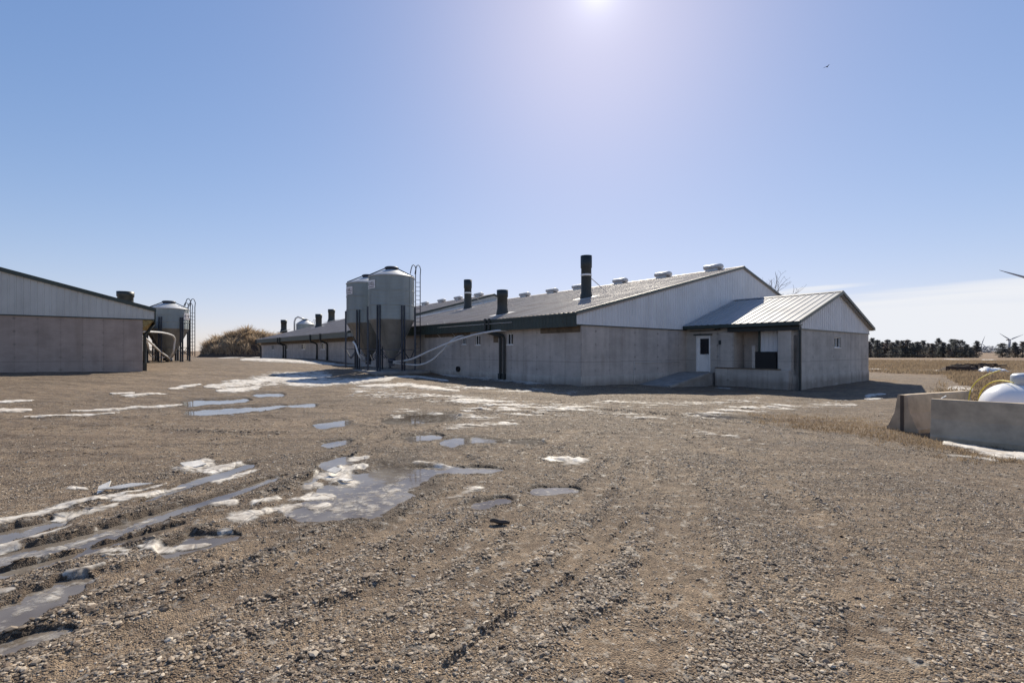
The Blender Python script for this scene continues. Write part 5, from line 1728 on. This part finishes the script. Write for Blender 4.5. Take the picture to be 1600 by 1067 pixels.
# dry grass over the field at the right
N = 120000
r_ = 24 + 130 * rng.random(N) ** 1.5
a_ = np.radians(rng.uniform(34, 56, N))
x, y = r_ * np.sin(a_), r_ * np.cos(a_)
Fg = fields(x, y)
L = np.array([FA.loc(Vector((u, v, 0))) for u, v in zip(x, y)])
inside = ((L[:, 0] > -1) & (L[:, 0] < 33) & (L[:, 1] > -8))
cl = fbm(x * 0.5, y * 0.5, 4, 12)
nrub = np.hypot((x - rub.location.x) / 1.5, y - rub.location.y) < 3.6
keep = (Fg['grass'] > 0.55) & ~inside & ~nrub & (rng.random(N) < np.clip((cl - 0.3) * 4, 0.1, 1)) & (Fg['snow'] < -0.3)
x, y = x[keep], y[keep]
blades('dry_grass', np.stack([x, y, ground_z(x, y) - 0.02], 1), 0.34, 0.02, 0.5, M_HAY, 'dry tan grass over the field beyond the gravel lane', 'grass', rng)
# matted dead turf by the barriers
N = 26000
px_ = rng.uniform(1150, 1640, N); py_ = rng.uniform(640, 735, N)
x = (px_ - PX0) / FPX; b = (py_ - PY0) / FPX
Yg = 1.8 / b
x = x * Yg
Fg = fields(x, Yg)
keep = (Fg['grass'] > 0.25) & (Fg['snow'] < -0.2)
x, Yg = x[keep], Yg[keep]
blades('dead_turf', np.stack([x, Yg, ground_z(x, Yg) + ground_relief(x, Yg, {k_: v_[keep] for k_, v_ in Fg.items()})], 1), 0.08, 0.005, 0.9, M_HAY, 'short dead turf matted in front of the concrete barriers', 'grass', rng)

# ------------------------------------------------------------------ trees
def pine(name, loc, h, w, seed, label, group=None, low=0.04, n=5200, round_=False):
    t = thing(name, label, 'tree', loc, random.Random(seed).uniform(0, 6.28), group)
    g = np.random.default_rng(seed)
    mb = MB()
    mb.tube([(0, 0, -0.3), (0.05, 0, h * 0.3), (0, 0.05, h * 0.65), (0.03, 0, h * 0.95)], [0.19, 0.15, 0.09, 0.02], 8)
    for i in range(26):
        z = h * g.uniform(low + 0.02, 0.85); a = g.uniform(0, 6.28)
        L_ = w * (1 - z / h) ** 0.6 * g.uniform(0.5, 0.9)
        mb.tube([(0, 0, z), (L_ * 0.5 * math.cos(a), L_ * 0.5 * math.sin(a), z + 0.15), (L_ * math.cos(a), L_ * math.sin(a), z + g.uniform(-0.1, 0.5))], [0.05, 0.035, 0.012], 5)
    mb.build('trunk', M_BARK, t)
    # boughs: clumps of small needle faces with gaps between
    nb = 110
    cz = h * (low + (1 - low) * g.random(nb) ** 0.9)
    f = np.clip((cz / h - low) / (1 - low), 0, 1)
    prof = np.sqrt(np.clip(1 - (f * 2 - 0.7) ** 2 / 1.75, 0, 1)) if round_ else np.clip(1.08 - f, 0, 1) ** 0.62 * np.clip(0.55 + f * 3, 0, 1)
    ca = g.uniform(0, 6.28, nb)
    cr = w * prof * g.uniform(0.35, 1.05, nb)
    C = np.stack([cr * np.cos(ca), cr * np.sin(ca), cz], 1)
    C[-1] = (0, 0, h * 0.97); C[-2] = (0.1, 0, h * 0.90)
    k = g.integers(0, nb, n)
    s = np.stack([g.normal(0, 1, n) * 0.17 * w, g.normal(0, 1, n) * 0.17 * w, g.normal(0, 1, n) * 0.020 * h], 1)
    c = C[k] + s * (0.6 + 0.5 * g.random((n, 1)))
    u = g.normal(0, 1, (n, 3)); u /= np.linalg.norm(u, axis=1)[:, None]
    v = np.cross(u, g.normal(0, 1, (n, 3))); v /= np.linalg.norm(v, axis=1)[:, None]
    sz = g.uniform(0.08, 0.20, (n, 1))
    V = np.stack([c - u * sz - v * sz * 0.45, c + u * sz - v * sz * 0.3, c + u * sz * 0.8 + v * sz * 0.45, c - u * sz * 0.7 + v * sz * 0.4], 1).reshape(-1, 3)
    raw_mesh('crown', V, np.arange(n * 4).reshape(-1, 4), M_PINE, smooth=False, parent=t)
    return t
ROW = 'dark evergreen standing in the solid shelter row between the annex and the gap'
protos = {}
def place_tree(px, top, Y, w, kind, label, group=None, **k):
    x = (px - PX0) / FPX * Y
    z = gz(x, Y)
    h = CAM_Z - (top - PY0) / FPX * Y - z
    if kind in protos:
        t = copy_tree(protos[kind])
        t.location = (x, Y, z); t.rotation_euler = (0, 0, random.uniform(0, 6.28))
        s = h / t['size']
        t.scale = (s * w, s * w, s)
        t['label'] = label
        if group: t['group'] = group
        elif 'group' in t: del t['group']
    else:
        t = pine('pine_tree', (x, Y, z), h, k.pop('wid', h * 0.27), {'a': 3, 'b': 14, 'c': 25, 'd': 36}[kind], label, group, **k)
        t['size'] = h
        protos[kind] = t
    return t
row = [(1357, 533, 'a'), (1363, 531, 'b'), (1371, 531, 'c'), (1379, 529, 'a'), (1387, 530.5, 'c'), (1395, 532, 'b'), (1402, 529, 'a'), (1410, 529.5, 'b'), (1418, 534, 'c'), (1426, 530, 'a'), (1434, 529, 'c'),
       (1443, 527, 'b'), (1450, 531, 'a'), (1457, 534, 'c'), (1466, 530, 'b'), (1473, 534, 'a'), (1482, 532, 'c'), (1489, 533, 'b'), (1494, 530.5, 'd'), (1503, 531, 'd'), (1511, 533, 'c'), (1517, 537, 'd')]
random.seed(23)
for i, (px, top, kd) in enumerate(row):
    top += random.choice((-2.4, -1.0, 0.8, 3.0, 5.5))
    place_tree(px, top, 205 + 8 * math.sin(i * 2.3), random.uniform(0.75, 1.45), kd, ROW, 'evergreens of the solid shelter row', round_=(kd == 'd'), low=0.03)
for i in range(20):      # second file of the row, seen through the first
    place_tree(1360 + i * 8.2, 541 + 1.5 * (i % 3), 216, 1.9, 'abc'[i % 3], ROW, 'evergreens of the solid shelter row')
place_tree(1526, 533, 203, 0.95, 'a', 'thin ragged pine at the right end of the shelter row, beside the gap')
place_tree(1566, 536.5, 203, 1.25, 'd', 'broad rounded evergreen just right of the gap, below the three-bladed turbine')
place_tree(1577, 543, 208, 1.0, 'c', 'low evergreen between the rounded one and the taller pines at the right edge')
place_tree(1586, 535, 205, 0.95, 'a', 'open-branched pine second from the right edge')
place_tree(1598, 534, 203, 1.1, 'b', 'pine cut by the right edge of the picture, behind the tank hood')
# distant wood behind the gap
def far_wood():
    g = np.random.default_rng(4)
    n = 5000
    x = g.uniform(720, 1150, n); y = 900 + g.uniform(-15, 15, n)
    z0 = ground_z(x, y)
    top = 6 + 8 * fbm(x * 0.06, x * 0 + 2.0, 4, 8)
    c = np.stack([x, y, z0 + top * g.random(n)], 1)
    u = g.normal(0, 1, (n, 3)); u /= np.linalg.norm(u, axis=1)[:, None]
    v = np.cross(u, g.normal(0, 1, (n, 3))); v /= np.linalg.norm(v, axis=1)[:, None]
    V = np.stack([c - u - v * 0.6, c + u - v * 0.6, c + u + v * 0.6, c - u + v * 0.6], 1).reshape(-1, 3)
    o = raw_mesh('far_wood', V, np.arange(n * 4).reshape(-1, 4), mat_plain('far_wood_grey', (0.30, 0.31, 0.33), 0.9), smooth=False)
    tag(o, 'faint grey line of far woods seen through the gap in the evergreens', 'woods', kind='stuff')
far_wood()

def bare_tree(loc, h, seed, label):
    t = thing('bare_tree', label, 'tree', loc)
    rnd = random.Random(seed)
    tr, tw = MB(), MB()
    def grow(p, d, L_, r, lev):
        pts = [p]; q = p
        dd = d.copy()
        for i in range(4):
            dd = (dd + Vector((rnd.gauss(0, 0.14), rnd.gauss(0, 0.14), rnd.gauss(0.03, 0.08)))).normalized()
            q = q + dd * L_ / 4
            pts.append(q)
        (tr if lev < 2 else tw).tube(pts, [max(r * (1 - 0.13 * i), 0.02) for i in range(5)], 7 if lev < 2 else 4)
        if lev >= 5:
            return
        for i in range(3 if lev < 4 else 2):
            f = rnd.choice((2, 3, 4)) if i else 4
            nd = (dd + Vector((rnd.gauss(0, 0.55), rnd.gauss(0, 0.55), rnd.gauss(0.15, 0.3)))).normalized()
            grow(pts[f], nd, L_ * rnd.uniform(0.6, 0.8), r * 0.56, lev + 1)
    grow(Vector((0, 0, -0.3)), Vector((0, 0, 1)), h * 0.32, h * 0.022, 0)
    tr.build('trunk', M_BARK, t)
    tw.build('crown', M_TWIG, t)
    return t
bx, by = (1192 - PX0) / FPX * 98, 98
bare_tree((bx, by, gz(bx, by)), 21.5, 21, 'leafless tree whose twigs show above the right slope of the barn roof')

# ------------------------------------------------------------------ wind turbines
def turbine(px, py, Y, blade, rot, yaw, label, scale=1.0):
    x = (px - PX0) / FPX * Y
    hubz = CAM_Z - (py - PY0) / FPX * Y
    zb_ = gz(x, Y)
    t = thing('wind_turbine', label, 'wind turbine', (x, Y, zb_), yaw, 'wind turbines')
    H = hubz - zb_
    s = scale
    mb = MB()
    mb.lathe([(2.1 * s, -0.5), (1.9 * s, H * 0.3), (1.25 * s, H - 1.6 * s)], 20)
    mb.build('tower', M_TURB, t)
    mb = MB()
    mb.box(-1.7 * s, 1.7 * s, -2.5 * s, 7 * s, H - 1.6 * s, H + 1.9 * s, None, 0.5 * s)
    mb.build('nacelle', M_TURB, t)
    mb = MB()
    mb.lathe([(0.1, 2.2 * s), (1.0 * s, 1.6 * s), (1.6 * s, 0.4 * s), (1.6 * s, -1.0 * s)], 20, M=Matrix.Translation((0, -3.6 * s, H)) @ Matrix.Rotation(math.pi / 2, 4, 'X'))
    mb.build('hub', M_TURB, t)
    for k in range(3):
        a = R(rot + 120 * k)
        ca, sa = math.cos(a), math.sin(a)
        mb = MB()
        secs = [(0.0, 0.9, 0.9), (0.06, 0.9, 0.85), (0.18, 2.2, 0.55), (0.35, 1.75, 0.4), (0.6, 1.15, 0.25), (0.85, 0.65, 0.13), (0.98, 0.3, 0.06), (1.0, 0.08, 0.03)]
        vs, fs = [], []
        m = 10
        for f, ch, th_ in secs:
            L_ = f * blade
            for q_ in range(m):
                b = 2 * math.pi * q_ / m
                w_ = ch * s * (0.5 * math.cos(b) + 0.2) * 1.35
                d_ = th_ * s * 0.5 * math.sin(b) * 1.6
                tw_ = R(14) * (1 - f)
                w2, d2 = w_ * math.cos(tw_) - d_ * math.sin(tw_), w_ * math.sin(tw_) + d_ * math.cos(tw_)
                vs.append((L_ * ca - w2 * sa, -4.4 * s + d2 - 1.5 * f * f * s, H + L_ * sa + w2 * ca))
        for i in range(len(secs) - 1):
            for q_ in range(m):
                q2_ = (q_ + 1) % m
                fs.append((i * m + q_, i * m + q2_, (i + 1) * m + q2_, (i + 1) * m + q_))
        fs.append(tuple(range(m))); fs.append(tuple(reversed(range((len(secs) - 1) * m, len(secs) * m))))
        mb.add(vs, fs, True)
        mb.build('blade', M_TURB, t)
    return t
turbine(1644, 447, 430, 51, 163, R(-8), 'near turbine at the right edge with only one long dark blade tip in view', 1.15)
turbine(1576.5, 531, 1500, 39, 146, R(-10), 'small grey turbine with three blades above the evergreens right of the gap', 1.25)
turbine(1533.5, 537.5, 2300, 42, 75, R(-20), 'faintest turbine, rising behind the gap in the evergreens', 1.2)

# ------------------------------------------------------------------ a bird high in the sky
bc = ray(1292, 105, 70)
bd = thing('bird', 'tiny dark bird gliding high in the clear sky', 'bird', tuple(bc), R(20))
mb = MB()
mb.tube([(-0.24, 0, -0.02), (-0.12, 0, 0), (0.05, 0, 0.01), (0.17, 0, 0.02), (0.24, 0, 0.01)], [0.015, 0.05, 0.065, 0.04, 0.01], 8)
mb.build('bird_body', M_DARK, bd)
for s in (-1, 1):
    mb = MB()
    mb.add([(0.10, 0.03 * s, 0.02), (-0.08, 0.03 * s, 0.0), (-0.10, 0.30 * s, 0.10), (0.06, 0.28 * s, 0.11), (-0.14, 0.55 * s, 0.08), (0.10, 0.03 * s, 0.035), (-0.08, 0.03 * s, 0.015), (0.06, 0.28 * s, 0.122)],
           [(0, 1, 2, 3), (3, 2, 4), (5, 7, 2, 6), (7, 4, 2), (0, 3, 7, 5), (3, 4, 7)])
    mb.build('wing', M_DARK, bd)
